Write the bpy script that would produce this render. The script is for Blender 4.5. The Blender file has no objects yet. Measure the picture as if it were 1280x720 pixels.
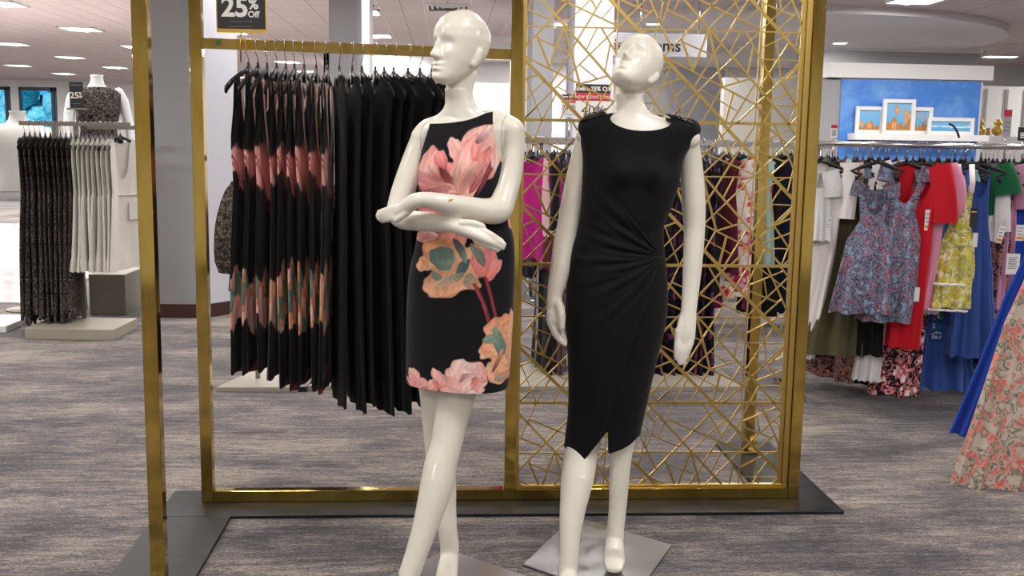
import bpy, bmesh, math, random
import numpy as np
from mathutils import Vector, Matrix
from mathutils.bvhtree import BVHTree
random.seed(7); rng=np.random.default_rng(7)
sc=bpy.context.scene; COL=sc.collection
PI=math.pi
# ------------------------------------------------------------------ survey of the place
# World axes: X along the brass frame, Y away from the visitor, Z up. The visitor stands at the origin.
FOC=1280.; PITCH=math.radians(8.05); ROLL=math.radians(.93); YAW=math.atan(.066); EYE=1.42
ca,sa=math.cos(YAW),math.sin(YAW)
def cam2w(v): return np.array([v[0]*ca+v[1]*sa,-v[0]*sa+v[1]*ca,v[2]])
_F=np.array([0,math.cos(PITCH),-math.sin(PITCH)]);_R0=np.array([1.,0,0]);_U0=np.array([0,math.sin(PITCH),math.cos(PITCH)])
_R=_R0*math.cos(ROLL)+_U0*math.sin(ROLL);_U=_U0*math.cos(ROLL)-_R0*math.sin(ROLL)
CAM=np.array([0,0,EYE])
def ray(x,y): return _F+_R*(x-640)/FOC-_U*(y-360)/FOC
def Pc(x,y,D):
    d=ray(x,y); return CAM+d*D/d[1]
def P(x,y,D):                      # photo point at D metres straight ahead of the visitor
    return cam2w(Pc(x,y,D))
def G(x,y,z=0.):                   # photo point on a level plane
    d=ray(x,y); return cam2w(CAM+d*(z-EYE)/d[2])
def V(x,y,Y):                      # photo point on a plane parallel to the frame
    d=cam2w(ray(x,y)); return CAM+d*Y/d[1]
# ------------------------------------------------------------------ helpers
def new_obj(name,me,parent=None,mat=None,smooth=False):
    o=bpy.data.objects.new(name,me); COL.objects.link(o)
    if parent is not None: o.parent=parent
    if mat is not None and me is not None: me.materials.append(mat)
    if smooth and me is not None: me.polygons.foreach_set('use_smooth',[True]*len(me.polygons))
    return o
def empty(name,loc,rz=0.,label=None,cat=None,group=None):
    o=bpy.data.objects.new(name,None); COL.objects.link(o); o.location=Vector(loc); o.rotation_euler=(0,0,rz); o.empty_display_size=.05
    tag(o,label,cat,group); return o
def tag(o,label=None,cat=None,group=None,kind=None):
    if label: o['label']=label
    if cat: o['category']=cat
    if group: o['group']=group
    if kind: o['kind']=kind
    return o
class MB:
    def __init__(s): s.v=[]; s.f=[]; s.c=[]
    def add(s,vs,fs,col=None):
        b=len(s.v); s.v.extend([tuple(map(float,p)) for p in vs]); s.f.extend([tuple(b+i for i in f) for f in fs])
        if col is not None: s.c.extend([tuple(c) for c in col])
        return s
    def box(s,lo,hi,M=None):
        x0,y0,z0=lo;x1,y1,z1=hi
        vs=[(x0,y0,z0),(x1,y0,z0),(x1,y1,z0),(x0,y1,z0),(x0,y0,z1),(x1,y0,z1),(x1,y1,z1),(x0,y1,z1)]
        if M is not None: vs=[tuple(M@Vector(p)) for p in vs]
        return s.add(vs,[(0,3,2,1),(4,5,6,7),(0,1,5,4),(1,2,6,5),(2,3,7,6),(3,0,4,7)])
    def loft(s,rings,cap=True,close=True):
        n=len(rings[0]);vs=[p for r in rings for p in r];fs=[]
        for i in range(len(rings)-1):
            for j in range(n if close else n-1):
                k=(j+1)%n; fs.append((i*n+j,i*n+k,(i+1)*n+k,(i+1)*n+j))
        if cap: fs.append(tuple(range(n-1,-1,-1))); m=(len(rings)-1)*n; fs.append(tuple(m+j for j in range(n)))
        return s.add(vs,fs)
    def tube(s,pts,rad,n=12,flat=None,up=None,cap=True,roundcap=False):
        """swept tube; flat: per-point ratio of the second radius, up: reference direction of that second radius"""
        pts=[Vector(p) for p in pts];N=len(pts)
        if not hasattr(rad,'__len__'): rad=[rad]*N
        if flat is None: flat=[1.]*N
        elif not hasattr(flat,'__len__'): flat=[flat]*N
        rings=[]; prev=None
        for i,p in enumerate(pts):
            t=(pts[min(i+1,N-1)]-pts[max(i-1,0)]).normalized()
            ref=Vector(up) if up is not None else (prev if prev is not None else (Vector((0,0,1)) if abs(t.z)<.9 else Vector((0,1,0))))
            b=ref-t*ref.dot(t)
            if b.length<1e-5: b=t.orthogonal()
            b.normalize(); a=t.cross(b).normalized(); prev=b
            rings.append((p,a,b,rad[i],rad[i]*flat[i],t))
        out=[]
        def mk(p,a,b,ra,rb): return [tuple(p+a*(ra*math.cos(2*PI*k/n))+b*(rb*math.sin(2*PI*k/n))) for k in range(n)]
        if roundcap:
            p,a,b,ra,rb,t=rings[0]
            for q in (.15,.45,.75): c=math.sqrt(1-(1-q)**2); out.append(mk(p-t*min(ra,rb)*(1-q),a,b,ra*c,rb*c))
        for p,a,b,ra,rb,t in rings: out.append(mk(p,a,b,ra,rb))
        if roundcap:
            p,a,b,ra,rb,t=rings[-1]
            for q in (.75,.45,.15): c=math.sqrt(1-(1-q)**2); out.append(mk(p+t*min(ra,rb)*(1-q),a,b,ra*c,rb*c))
        return s.loft(out,cap)
    def ball(s,c,r,nu=16,nv=10):
        c=Vector(c); r=Vector(r) if hasattr(r,'__len__') else Vector((r,r,r))
        rings=[]
        for i in range(1,nv):
            a=PI*i/nv; rings.append([(c.x+r.x*math.sin(a)*math.cos(2*PI*k/nu),c.y+r.y*math.sin(a)*math.sin(2*PI*k/nu),c.z-r.z*math.cos(a)) for k in range(nu)])
        return s.loft(rings)
    def lathe(s,prof,c=(0,0,0),n=24):
        return s.loft([[(c[0]+r*math.cos(2*PI*k/n),c[1]+r*math.sin(2*PI*k/n),c[2]+z) for k in range(n)] for r,z in prof])
    def mesh(s,name,off=None):
        me=bpy.data.meshes.new(name); vs=s.v
        if off is not None: vs=[(x-off[0],y-off[1],z-off[2]) for x,y,z in vs]
        me.from_pydata(vs,[],s.f)
        if s.c:
            a=me.color_attributes.new('Col','FLOAT_COLOR','POINT'); a.data.foreach_set('color',np.array([(c[0],c[1],c[2],1.) for c in s.c],dtype=np.float32).ravel())
        me.update(); return me
    def obj(s,name,mat,parent=None,smooth=False,bevel=0,world=True):
        """world: coordinates are world ones, a parent Empty has no rotation"""
        off=tuple(abs_loc(parent)) if (world and parent is not None) else None
        o=new_obj(name,s.mesh(name,off),parent,mat,smooth)
        if bevel:
            m=o.modifiers.new('bevel','BEVEL'); m.width=bevel; m.segments=2; m.limit_method='ANGLE'; m.harden_normals=False
        return o
def abs_loc(o):
    l=Vector(o.location); p=o.parent
    while p is not None: l=l+Vector(p.location); p=p.parent
    return l
def copy_tree(o,parent=None):
    c=o.copy(); COL.objects.link(c); c.parent=parent
    for ch in [x for x in bpy.data.objects if x.parent==o]: copy_tree(ch,c)
    return c
ORD=['first','second','third','fourth','fifth','sixth','seventh','eighth','ninth','tenth','eleventh','twelfth','thirteenth','fourteenth','fifteenth','sixteenth','seventeenth','eighteenth','nineteenth','twentieth']+['twenty-'+q for q in ('first','second','third','fourth','fifth','sixth','seventh','eighth')]
# ------------------------------------------------------------------ materials
def lin(c):
    if isinstance(c,str): c=[int(c[i:i+2],16)/255 for i in (0,2,4)]
    return tuple(x/12.92 if x<=.04045 else ((x+.055)/1.055)**2.4 for x in c)
def mat(name,col='808080',rough=.6,metal=0.,coat=0.,emit=None,es=0.,spec=.5,sheen=0.):
    m=bpy.data.materials.new(name); m.use_nodes=True; b=m.node_tree.nodes['Principled BSDF']
    b.inputs['Base Color'].default_value=(*lin(col),1); b.inputs['Roughness'].default_value=rough; b.inputs['Metallic'].default_value=metal
    b.inputs['Coat Weight'].default_value=coat; b.inputs['Specular IOR Level'].default_value=spec; b.inputs['Sheen Weight'].default_value=sheen
    if emit: b.inputs['Emission Color'].default_value=(*lin(emit),1); b.inputs['Emission Strength'].default_value=es
    return m
def nd(m,t,**kw):
    n=m.node_tree.nodes.new(t)
    for k,v in kw.items(): setattr(n,k,v)
    return n
def lk(m,a,b): m.node_tree.links.new(a,b)
def bsdf(m): return m.node_tree.nodes['Principled BSDF']
def coords(m,scale=(1,1,1),kind='Object'):
    tc=nd(m,'ShaderNodeTexCoord'); mp=nd(m,'ShaderNodeMapping'); mp.inputs['Scale'].default_value=scale
    lk(m,tc.outputs[kind],mp.inputs['Vector']); return mp.outputs[0]
def ramp(m,fac,stops,interp='LINEAR'):
    r=nd(m,'ShaderNodeValToRGB'); r.color_ramp.interpolation=interp; e=r.color_ramp.elements
    while len(e)<len(stops): e.new(.5)
    for i,(p,c) in enumerate(stops): e[i].position=p; e[i].color=(*lin(c),1)
    lk(m,fac,r.inputs[0]); return r.outputs[0]
def noise(m,vec,scale,detail=3.,rough=.5,dist=0.):
    n=nd(m,'ShaderNodeTexNoise'); n.inputs['Scale'].default_value=scale; n.inputs['Detail'].default_value=detail; n.inputs['Roughness'].default_value=rough; n.inputs['Distortion'].default_value=dist
    lk(m,vec,n.inputs['Vector']); return n
def bump(m,h,strength=.3,dist=.01):
    b=nd(m,'ShaderNodeBump'); b.inputs['Strength'].default_value=strength; b.inputs['Distance'].default_value=dist
    lk(m,h,b.inputs['Height']); lk(m,b.outputs[0],bsdf(m).inputs['Normal'])
def mixc(m,f,a,b,mode='MIX'):
    n=nd(m,'ShaderNodeMix',data_type='RGBA',blend_type=mode)
    for i,x in ((0,f),(6,a),(7,b)):
        if hasattr(x,'links'): lk(m,x,n.inputs[i])
        else: n.inputs[i].default_value=x if i==0 else (*lin(x),1)
    return n.outputs[2]
def print_mat(name,stops,scale=18,kind='voronoi',rough=.75,dist=1.2,bumpy=.0):
    m=mat(name,rough=rough,spec=.25); v=coords(m)
    if kind=='voronoi':
        n0=noise(m,v,scale*.6,2); mx=nd(m,'ShaderNodeVectorMath',operation='ADD'); sc_=nd(m,'ShaderNodeVectorMath',operation='SCALE'); sc_.inputs[3].default_value=.06*dist
        lk(m,n0.outputs[1],sc_.inputs[0]); lk(m,v,mx.inputs[0]); lk(m,sc_.outputs[0],mx.inputs[1])
        vo=nd(m,'ShaderNodeTexVoronoi'); vo.inputs['Scale'].default_value=scale; lk(m,mx.outputs[0],vo.inputs['Vector']); sep=nd(m,'ShaderNodeSeparateColor'); lk(m,vo.outputs['Color'],sep.inputs[0])
        md=nd(m,'ShaderNodeMath',operation='MULTIPLY_ADD'); lk(m,vo.outputs['Distance'],md.inputs[0]); md.inputs[1].default_value=.7; lk(m,sep.outputs[0],md.inputs[2])
        md2=nd(m,'ShaderNodeMath',operation='MULTIPLY'); md2.inputs[1].default_value=.62; lk(m,md.outputs[0],md2.inputs[0])
        c=ramp(m,md2.outputs[0],stops)
    else:
        c=ramp(m,noise(m,v,scale,4,.6,dist).outputs[0],stops,'CONSTANT' if kind=='patch' else 'LINEAR')
    lk(m,c,bsdf(m).inputs['Base Color']); return m
def cloth(name,col,rough=.85,sheen=.15,weave=900,var=.12):
    m=mat(name,col,rough=rough,spec=.2,sheen=sheen); v=coords(m)
    n=noise(m,v,9,3); c=lin(col); 
    mx=nd(m,'ShaderNodeMix',data_type='RGBA',blend_type='MULTIPLY'); mx.inputs[0].default_value=var
    mx.inputs[6].default_value=(*c,1); lk(m,n.outputs[0],mx.inputs[7]); lk(m,mx.outputs[2],bsdf(m).inputs['Base Color'])
    bump(m,noise(m,v,60,2).outputs[0],.12,.004); return m
def vcol(name,rough=.8,metal=0,spec=.25,sheen=.1):
    m=mat(name,rough=rough,metal=metal,spec=spec,sheen=sheen); a=nd(m,'ShaderNodeVertexColor',layer_name='Col'); lk(m,a.outputs[0],bsdf(m).inputs['Base Color']); return m
# brass
BRASS=mat('polished_brass','b8a468',.16,1.); _v=coords(BRASS,(1,1,.25)); _n=noise(BRASS,_v,14,4,.6)
lk(BRASS,ramp(BRASS,_n.outputs[0],[(.3,'b39545'),(.7,'d6b967')]),bsdf(BRASS).inputs['Base Color'])
_r=nd(BRASS,'ShaderNodeMapRange'); _r.inputs[3].default_value=.03; _r.inputs[4].default_value=.13; lk(BRASS,_n.outputs[0],_r.inputs[0]); lk(BRASS,_r.outputs[0],bsdf(BRASS).inputs['Roughness'])
BRASS2=mat('satin_brass','d3b567',.3,1.)
CHROME=mat('chrome','d0d0d2',.18,1.)
STEEL=mat('brushed_steel','9a9a9c',.3,1.); bump(STEEL,noise(STEEL,coords(STEEL,(60,2,2)),20,2).outputs[0],.08,.002)
NICKEL=mat('satin_nickel_bar','8b867c',.4,.85)
BLACKPL=mat('black_plastic','131314',.32)
BLACKPLATE=mat('black_plate','1d1e22',.4,0,0,spec=.35); _n=noise(BLACKPLATE,coords(BLACKPLATE,(1,3,1)),7,5,.65)
lk(BLACKPLATE,ramp(BLACKPLATE,_n.outputs[0],[(.42,'0f1013'),(.75,'282b2e')]),bsdf(BLACKPLATE).inputs['Base Color'])
_r=nd(BLACKPLATE,'ShaderNodeMapRange'); _r.inputs[3].default_value=.28; _r.inputs[4].default_value=.6; lk(BLACKPLATE,_n.outputs[0],_r.inputs[0]); lk(BLACKPLATE,_r.outputs[0],bsdf(BLACKPLATE).inputs['Roughness'])
MANNE=mat('mannequin_gloss','e3ded1',.36,0,.25); _n=noise(MANNE,coords(MANNE),3,3); lk(MANNE,ramp(MANNE,_n.outputs[0],[(.3,'ddd8ca'),(.7,'e8e4d8')]),bsdf(MANNE).inputs['Base Color'])
MANNEW=mat('white_form','dcdcdd',.45)
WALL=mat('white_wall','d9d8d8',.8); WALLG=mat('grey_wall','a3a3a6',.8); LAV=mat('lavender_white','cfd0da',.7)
BASEB=mat('brown_baseboard','43241f',.5)
BEIGE=mat('beige_plinth','a39d8f',.45); TAUPE=mat('taupe_plinth','7a756c',.45)
WHITE=mat('white_paint','ecebea',.5)
PAPER=mat('white_paper','e9e8ea',.6); BLACKP=mat('black_card','262527',.5); INK=mat('black_ink','121212',.6); REDP=mat('red_card','c8253c',.5); WINK=mat('white_ink','f2f0ec',.6); GREYINK=mat('grey_ink','7c7c7e',.6)
# ------------------------------------------------------------------ text
def text(name,s,size,mtl,parent,M,offset=0.,align='CENTER',ex=.0004):
    cu=bpy.data.curves.new(name,'FONT'); cu.body=s; cu.size=size; cu.align_x=align; cu.align_y='CENTER'; cu.extrude=ex; cu.offset=offset; cu.resolution_u=3
    to=bpy.data.objects.new(name,cu); COL.objects.link(to)
    dg=bpy.context.evaluated_depsgraph_get(); me=bpy.data.meshes.new_from_object(to.evaluated_get(dg)); bpy.data.objects.remove(to)
    o=new_obj(name,me,parent,mtl); me.transform(M); return o
def facing(loc,rz=0.,rx=PI/2):   # text in its XY plane -> upright, facing the visitor (-Y)
    return Matrix.Translation(Vector(loc))@Matrix.Rotation(rz,4,'Z')@Matrix.Rotation(rx,4,'X')
# ================================================================== ROOM
H=3.2
FLOOR=mat('carpet',rough=.95,spec=.1,sheen=.2)
v=coords(FLOOR); n1=noise(FLOOR,coords(FLOOR,(5.,34,1)),1.,4,.65,.5); n2=noise(FLOOR,coords(FLOOR,(26,150,1)),1.,3,.7); n3=noise(FLOOR,coords(FLOOR,(1,1.7,1)),90,3,.75); n4=noise(FLOOR,coords(FLOOR,(1.,2.2,1)),1.3,3,.6)
ck=nd(FLOOR,'ShaderNodeTexBrick'); ck.offset=.5; ck.inputs['Scale'].default_value=1.; ck.inputs['Brick Width'].default_value=.92; ck.inputs['Row Height'].default_value=.92; ck.inputs['Mortar Size'].default_value=0.; ck.inputs['Color1'].default_value=(0,0,0,1); ck.inputs['Color2'].default_value=(1,1,1,1); lk(FLOOR,v,ck.inputs['Vector'])
acc=None
for n_,w_ in ((n1.outputs[0],.33),(n2.outputs[0],.36),(n3.outputs[0],.42),(n4.outputs[0],.34),(ck.outputs[0],.035)):
    q_=nd(FLOOR,'ShaderNodeMath',operation='MULTIPLY_ADD'); lk(FLOOR,n_,q_.inputs[0]); q_.inputs[1].default_value=w_
    if acc is not None: lk(FLOOR,acc,q_.inputs[2])
    else: q_.inputs[2].default_value=0.
    acc=q_.outputs[0]
lk(FLOOR,ramp(FLOOR,acc,[(.655,'2c2a2f'),(.715,'524d52'),(.765,'6a6363'),(.83,'9c9285')]),bsdf(FLOOR).inputs['Base Color'])
bump(FLOOR,n3.outputs[0],.5,.004)
fl=MB().add([(-22,-4,0),(16,-4,0),(16,37,0),(-22,37,0)],[(0,1,2,3)]).obj('floor',FLOOR); tag(fl,kind='structure')
AISLE=mat('marble_aisle','d8d2d0',.12); n=noise(AISLE,coords(AISLE),1.4,6,.6,1.5); lk(AISLE,ramp(AISLE,n.outputs[0],[(.35,'cfc7c6'),(.6,'e2dedc')]),bsdf(AISLE).inputs['Base Color'])
MB().box((-22,8.9,.0),(-3.6,17.,.006)).obj('floor_aisle',AISLE)['kind']='structure'
CEIL=mat('ceiling_tile',rough=.9,spec=.1)
vc=coords(CEIL)
br=nd(CEIL,'ShaderNodeTexBrick'); br.offset=0.; br.inputs['Scale'].default_value=1.; br.inputs['Brick Width'].default_value=.61; br.inputs['Row Height'].default_value=.305; br.inputs['Mortar Size'].default_value=.006; br.inputs['Mortar Smooth'].default_value=0.
br.inputs['Color1'].default_value=(*lin('dccfce'),1); br.inputs['Color2'].default_value=(*lin('d7cac9'),1); br.inputs['Mortar'].default_value=(*lin('a89c9b'),1); lk(CEIL,vc,br.inputs['Vector']); lk(CEIL,br.outputs[0],bsdf(CEIL).inputs['Base Color'])
ce=MB().box((-22,-4,H),(16,37,H+.1)).obj('ceiling',CEIL); tag(ce,kind='structure')
# bright T bars of the grid, running away from the visitor
TB=mat('ceiling_bar','dcd6d4',.5)
mb=MB(); x=-13.4+.0
xs0=-1.22-.305
for k in range(-32,24): mb.box((xs0+.61*k-.009,-4,H-.003),(xs0+.61*k+.009,37,H+.001))
mb.obj('ceiling_grid',TB)['kind']='structure'
# round lowered ceiling beyond the frame
SOF=mat('smooth_ceiling','e4e0e1',.85)
c0=(5.0,16.6)
X_at=lambda px,py,Y: V(px,py,Y)[0]
disc=[(c0[0]+3.65*math.cos(t),c0[1]+3.65*math.sin(t)) for t in np.linspace(0,2*PI,97)[:-1]]
mb=MB(); mb.loft([[(x,y,H-.10) for x,y in disc],[(x,y,H+.002) for x,y in disc]]); mb.obj('ceiling_soffit',SOF)['kind']='structure'
MB().box((.6,17.29,H-.14),(X_at(1226,80,17.3),21.49,H-.001)).obj('ceiling_soffit',SOF)['kind']='structure'
# walls
def wall(name,lo,hi,m=WALL): o=MB().box(lo,hi).obj(name,m); o['kind']='structure'; return o
wall('wall_back',(-2.5,21.5,0),(16,21.7,H)); wall('wall_right',(16,-4,0),(16.2,21.7,H)); wall('wall_front',(-22,-4.2,0),(16,-4,H)); wall('wall_left',(-22.2,-4,0),(-22,37,H))
# far window wall on the left with two openings
YW=34.5
def X_at(px,py,Y): return V(px,py,Y)[0]
w1=(X_at(-30,140,YW),X_at(14,140,YW)); w2=(X_at(25,145,YW),X_at(72,145,YW)); zt=V(45,109,YW)[2]; zb=.75
for i,(a,b) in enumerate([(-22.2,w1[0]),(w1[1],w2[0]),(w2[1],-2.5)]): MB().box((a,YW,0),(b,YW+.2,H)).obj('wall_far',WALL)['kind']='structure'
for a,b in (w1,w2):
    MB().box((a,YW,zt),(b,YW+.2,H)).obj('wall_far',WALL)['kind']='structure'; MB().box((a,YW,0),(b,YW+.2,zb)).obj('wall_far',WALL)['kind']='structure'
wall('wall_return',(-2.5,21.5,0),(-2.3,34.6,H))
FRAMEB=mat('dark_window_frame','2f3a40',.4)
GLASS=bpy.data.materials.new('tinted_glass'); GLASS.use_nodes=True; b=bsdf(GLASS); b.inputs['Base Color'].default_value=(*lin('cdeef6'),1); b.inputs['Transmission Weight'].default_value=1.; b.inputs['Roughness'].default_value=.02; b.inputs['IOR'].default_value=1.05
for i,(a,b_) in enumerate((w1,w2)):
    r=empty('window_%d'%(i+1),((a+b_)/2,YW,zb)); r['kind']='structure'
    mb=MB(); t=.11
    mb.box((a,YW-.02,zb),(a+t*.5,YW+.12,zt)); mb.box((b_-t*1.6,YW-.02,zb),(b_-t*.9,YW+.12,zt)); mb.box((b_-t*.5,YW-.02,zb),(b_,YW+.12,zt)); mb.box((a,YW-.02,zt-t),(b_,YW+.12,zt)); mb.box((a,YW-.02,zb),(b_,YW+.12,zb+t))
    mb.obj('window_frame',FRAMEB,r); MB().box((a,YW+.05,zb),(b_,YW+.06,zt)).obj('pane',GLASS,r)
# outside: leafy trees against a blue sky
LEAF=print_mat('sunlit_leaves',[(.3,'2f8f9c'),(.5,'9fe6e6'),(.7,'e6fbf4')],6,'noise')
def tree(loc,h,r,label):
    t=empty('tree',loc,0,label,'tree'); MB().tube([loc,(loc[0],loc[1],h*.6)],[.16,.1],8).obj('trunk',mat('bark','5b5148',.9),t,True)
    bm=bmesh.new()
    for k in range(26):
        c=Vector((loc[0]+random.uniform(-r,r),loc[1]+random.uniform(-r,r)*.6,h*.62+random.uniform(-r,r)*.7)); s=random.uniform(.35,.7)*r*.6
        bmesh.ops.create_icosphere(bm,subdivisions=2,radius=s,matrix=Matrix.Translation(c))
    for v_ in bm.verts: v_.co+=Vector((random.uniform(-1,1),random.uniform(-1,1),random.uniform(-1,1)))*.12*r*.6
    me=bpy.data.meshes.new('crown'); bm.to_mesh(me); bm.free(); me.transform(Matrix.Translation(-Vector(loc))); new_obj('crown',me,t,LEAF)
_t=P(54,150,44.); tree((_t[0],_t[1],0),5.2,2.2,'pale leafy tree outside, seen through the wider tinted window')
_t=P(2,150,47.); tree((_t[0]-1.9,_t[1],0),4.4,1.6,'leafy tree outside the narrow tinted window')
MB().add([(-60,37.2,-.05),(40,37.2,-.05),(40,90,-.05),(-60,90,-.05)],[(0,1,2,3)]).obj('ground',mat('pale_paving','8fb6c8',.8))['kind']='structure'
# columns
def column(name,pxl,pxr,Y,m,py=150,depth=.6,base=True):
    a=V(pxl,py,Y)[0]; b=V(pxr,py,Y)[0]
    wall(name,(a,Y,0),(b,Y+depth,H),m)
    if base: o=MB().box((a-.008,Y-.008,0),(b+.008,Y+depth+.008,.11)).obj('baseboard_column',BASEB); o['kind']='structure'
# big column: two faces, corner behind the brass post
A=G(198,397); Cn=G(258,397.5); Bn=G(303,390)
q=np.array([A,Cn,Bn,A+Bn-Cn])
def prism(q,z0,z1,name,m):
    MB().loft([[(p[0],p[1],z0) for p in q],[(p[0],p[1],z1) for p in q]]).obj(name,m)['kind']='structure'
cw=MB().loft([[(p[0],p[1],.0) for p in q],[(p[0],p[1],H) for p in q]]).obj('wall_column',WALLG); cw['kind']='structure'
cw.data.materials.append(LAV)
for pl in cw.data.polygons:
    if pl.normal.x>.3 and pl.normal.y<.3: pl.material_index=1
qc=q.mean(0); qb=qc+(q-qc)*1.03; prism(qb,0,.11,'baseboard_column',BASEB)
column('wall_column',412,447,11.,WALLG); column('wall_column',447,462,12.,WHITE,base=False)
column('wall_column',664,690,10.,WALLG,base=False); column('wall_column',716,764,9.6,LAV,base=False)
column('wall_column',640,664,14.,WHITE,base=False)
# bright white wall block seen past the shoulder of the first mannequin
wall('wall_partition',(X_at(560,120,16),16.,0),(X_at(668,120,16),16.3,V(620,104,16)[2]),WHITE)
# dark grey doorway and pale partitions behind the lattice
wall('wall_partition',(X_at(846,120,17),17.,0),(X_at(905,120,17),17.2,V(880,84,17)[2]),mat('shade_grey','77777c',.8))
wall('wall_partition',(X_at(905,120,15.5),15.5,0),(X_at(1046,120,15.5),15.7,V(970,98,15.5)[2]),mat('greige_wall','b5b1ab',.8))
wall('wall_partition',(X_at(770,120,18),18.,0),(X_at(850,120,18),18.2,V(800,90,18)[2]),mat('grey_partition','b2b2b4',.8))
# mural block on the right
YM=14.2
xa,xb=X_at(1050,130,YM),X_at(1226,140,YM); za=V(1140,99,YM)[2]
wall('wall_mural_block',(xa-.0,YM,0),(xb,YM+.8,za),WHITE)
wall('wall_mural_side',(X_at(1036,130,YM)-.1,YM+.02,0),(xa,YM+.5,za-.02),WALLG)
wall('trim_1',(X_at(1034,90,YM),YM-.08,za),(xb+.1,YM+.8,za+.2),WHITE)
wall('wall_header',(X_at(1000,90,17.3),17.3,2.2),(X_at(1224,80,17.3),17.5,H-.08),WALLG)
MUR=mat('sky_mural','4d8be0',.6); n=noise(MUR,coords(MUR,(1,1,1)),1.6,5,.6,.6); lk(MUR,ramp(MUR,n.outputs[0],[(.45,'4a88dd'),(.62,'74a8ea'),(.8,'c6dcf5')]),bsdf(MUR).inputs['Base Color'])
tag(MB().box((xa,YM-.03,.6),(xb-.04,YM-.002,za-.02)).obj('wall_mural',MUR),'blue sky mural with thin white clouds behind the picture shelf','mural')
tag(MB().box((X_at(1058,165,YM),YM-.33,V(1140,176,YM)[2]),(X_at(1222,165,YM),YM-.035,V(1140,168,YM)[2])).obj('picture_shelf',WHITE,bevel=.004),'long white shelf holding framed pictures below the blue mural','shelf')
zs=V(1140,168,YM)[2]
def picture_mat_mesh(w,h,seed,kind):
    n=70; m=max(10,int(n*h/w)); mb=MB(); vs=[];cs=[]; r=np.random.default_rng(seed)
    stalks=[(r.uniform(.05,.95),r.uniform(.25,.85),r.uniform(.05,.1)) for _ in range(kind)]
    for j in range(m+1):
        for i in range(n+1):
            u,vv=i/n,j/m; c=np.array(lin('5aa8dc'))*(1-vv*.3)+np.array(lin('bfe3f2'))*vv*.3
            gh=.3+.12*math.sin(u*9+seed)+.08*math.sin(u*23)
            if kind and vv<gh: c=np.array(lin('c98a4a'))*(.6+.5*((i*7+j*3)%5)/5)
            for sx,sh,sw in stalks:
                d=((u-sx)/sw)**2+((vv-sh+.1)/.17)**2
                if d<1: c=np.array(lin('d9a06a'))*(1.1-.35*d)
                elif abs(u-sx)<.008 and vv<sh: c=np.array(lin('a87a48'))
            if not kind and abs(vv-.45-.05*math.sin(u*7))<.06: c=np.array(lin('dff3f8'))
            vs.append((u*w-w/2,0,vv*h)); cs.append(c)
    fs=[(j*(n+1)+i,j*(n+1)+i+1,(j+1)*(n+1)+i+1,(j+1)*(n+1)+i) for j in range(m) for i in range(n)]
    mb.add(vs,fs,cs); return mb
VC=vcol('printed_picture',.4)
def pic(pl,pt,pr_,pb,Y,seed,kind,label):
    x0=X_at(pl,(pt+pb)/2,Y); x1=X_at(pr_,(pt+pb)/2,Y); hgt=V((pl+pr_)/2,pt,Y)[2]-zs; t=.05; cx=(x0+x1)/2; w=x1-x0
    r=empty('framed_picture',(cx,Y,zs),0,label,'picture','framed beach grass pictures on the shelf')
    mb=MB(); 
    for lo,hi in (((x0,Y,zs),(x0+t,Y+.04,zs+hgt)),((x1-t,Y,zs),(x1,Y+.04,zs+hgt)),((x0+t,Y,zs),(x1-t,Y+.04,zs+t)),((x0+t,Y,zs+hgt-t),(x1-t,Y+.04,zs+hgt))): mb.box(lo,hi)
    mb.obj('frame',WHITE,r)
    pm=picture_mat_mesh(w-2*t,hgt-2*t,seed,kind); o=pm.obj('print',VC,r,world=False); o.location=(0,.025,t)
pic(1070,133,1105,166,YM-.12,3,3,'smallest square white-framed picture of grass, first from the shelf end'); pic(1104,124,1144,166,YM-.2,5,6,'tallest white-framed picture of tan grass heads on blue sky')
pic(1140,134,1166,166,YM-.12,8,2,'narrow white-framed picture with a single grass head, partly hidden'); pic(1160,147,1218,168,YM-.2,9,0,'low wide white-framed picture of pale sea and sky')
# right far wall with panels and gold vases
wall('wall_niche',(X_at(1226,140,17),17.,0),(15.9,17.2,V(1260,108,17)[2]),WHITE)
mb=MB()
for p in (1230,1256,1280): mb.box((X_at(p,140,17)-.02,16.96,.5),(X_at(p,140,17)+.02,17.,V(1260,112,17)[2]))
mb.obj('trim_3',WALLG)['kind']='structure'
GOLD=mat('gold_ceramic','c9a24a',.3,.6)
tag(MB().box((X_at(1222,160,15.5),15.4,0),(X_at(1300,160,15.5),15.8,V(1250,170,15.5)[2])).obj('display_counter',WHITE,bevel=.01),'white counter under the gold vases beyond the mural','counter')
def vase(px,top,lab,sc_):
    z0=V(1250,170,15.6)[2]; h=V(px,top,15.6)[2]-z0; p=V(px,165,15.6)
    o=MB().lathe([(.03,0),(.075*sc_,h*.15),(.085*sc_,h*.35),(.05*sc_,h*.55),(.035*sc_,h*.62),(.06*sc_,h*.72),(.055*sc_,h*.85),(.025,h*.92),(.04,h)],(p[0],15.6,z0)).obj('vase',GOLD,None,True); tag(o,lab,'vase','gold vases on the white counter')
vase(1224,148,'gold gourd-shaped vase nearest the blue mural',1.1); vase(1247,149,'gold gourd-shaped vase beside the price sign holder',1.1); vase(1235,160,'shortest gold vase between two taller gourd vases',.45)
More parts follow.
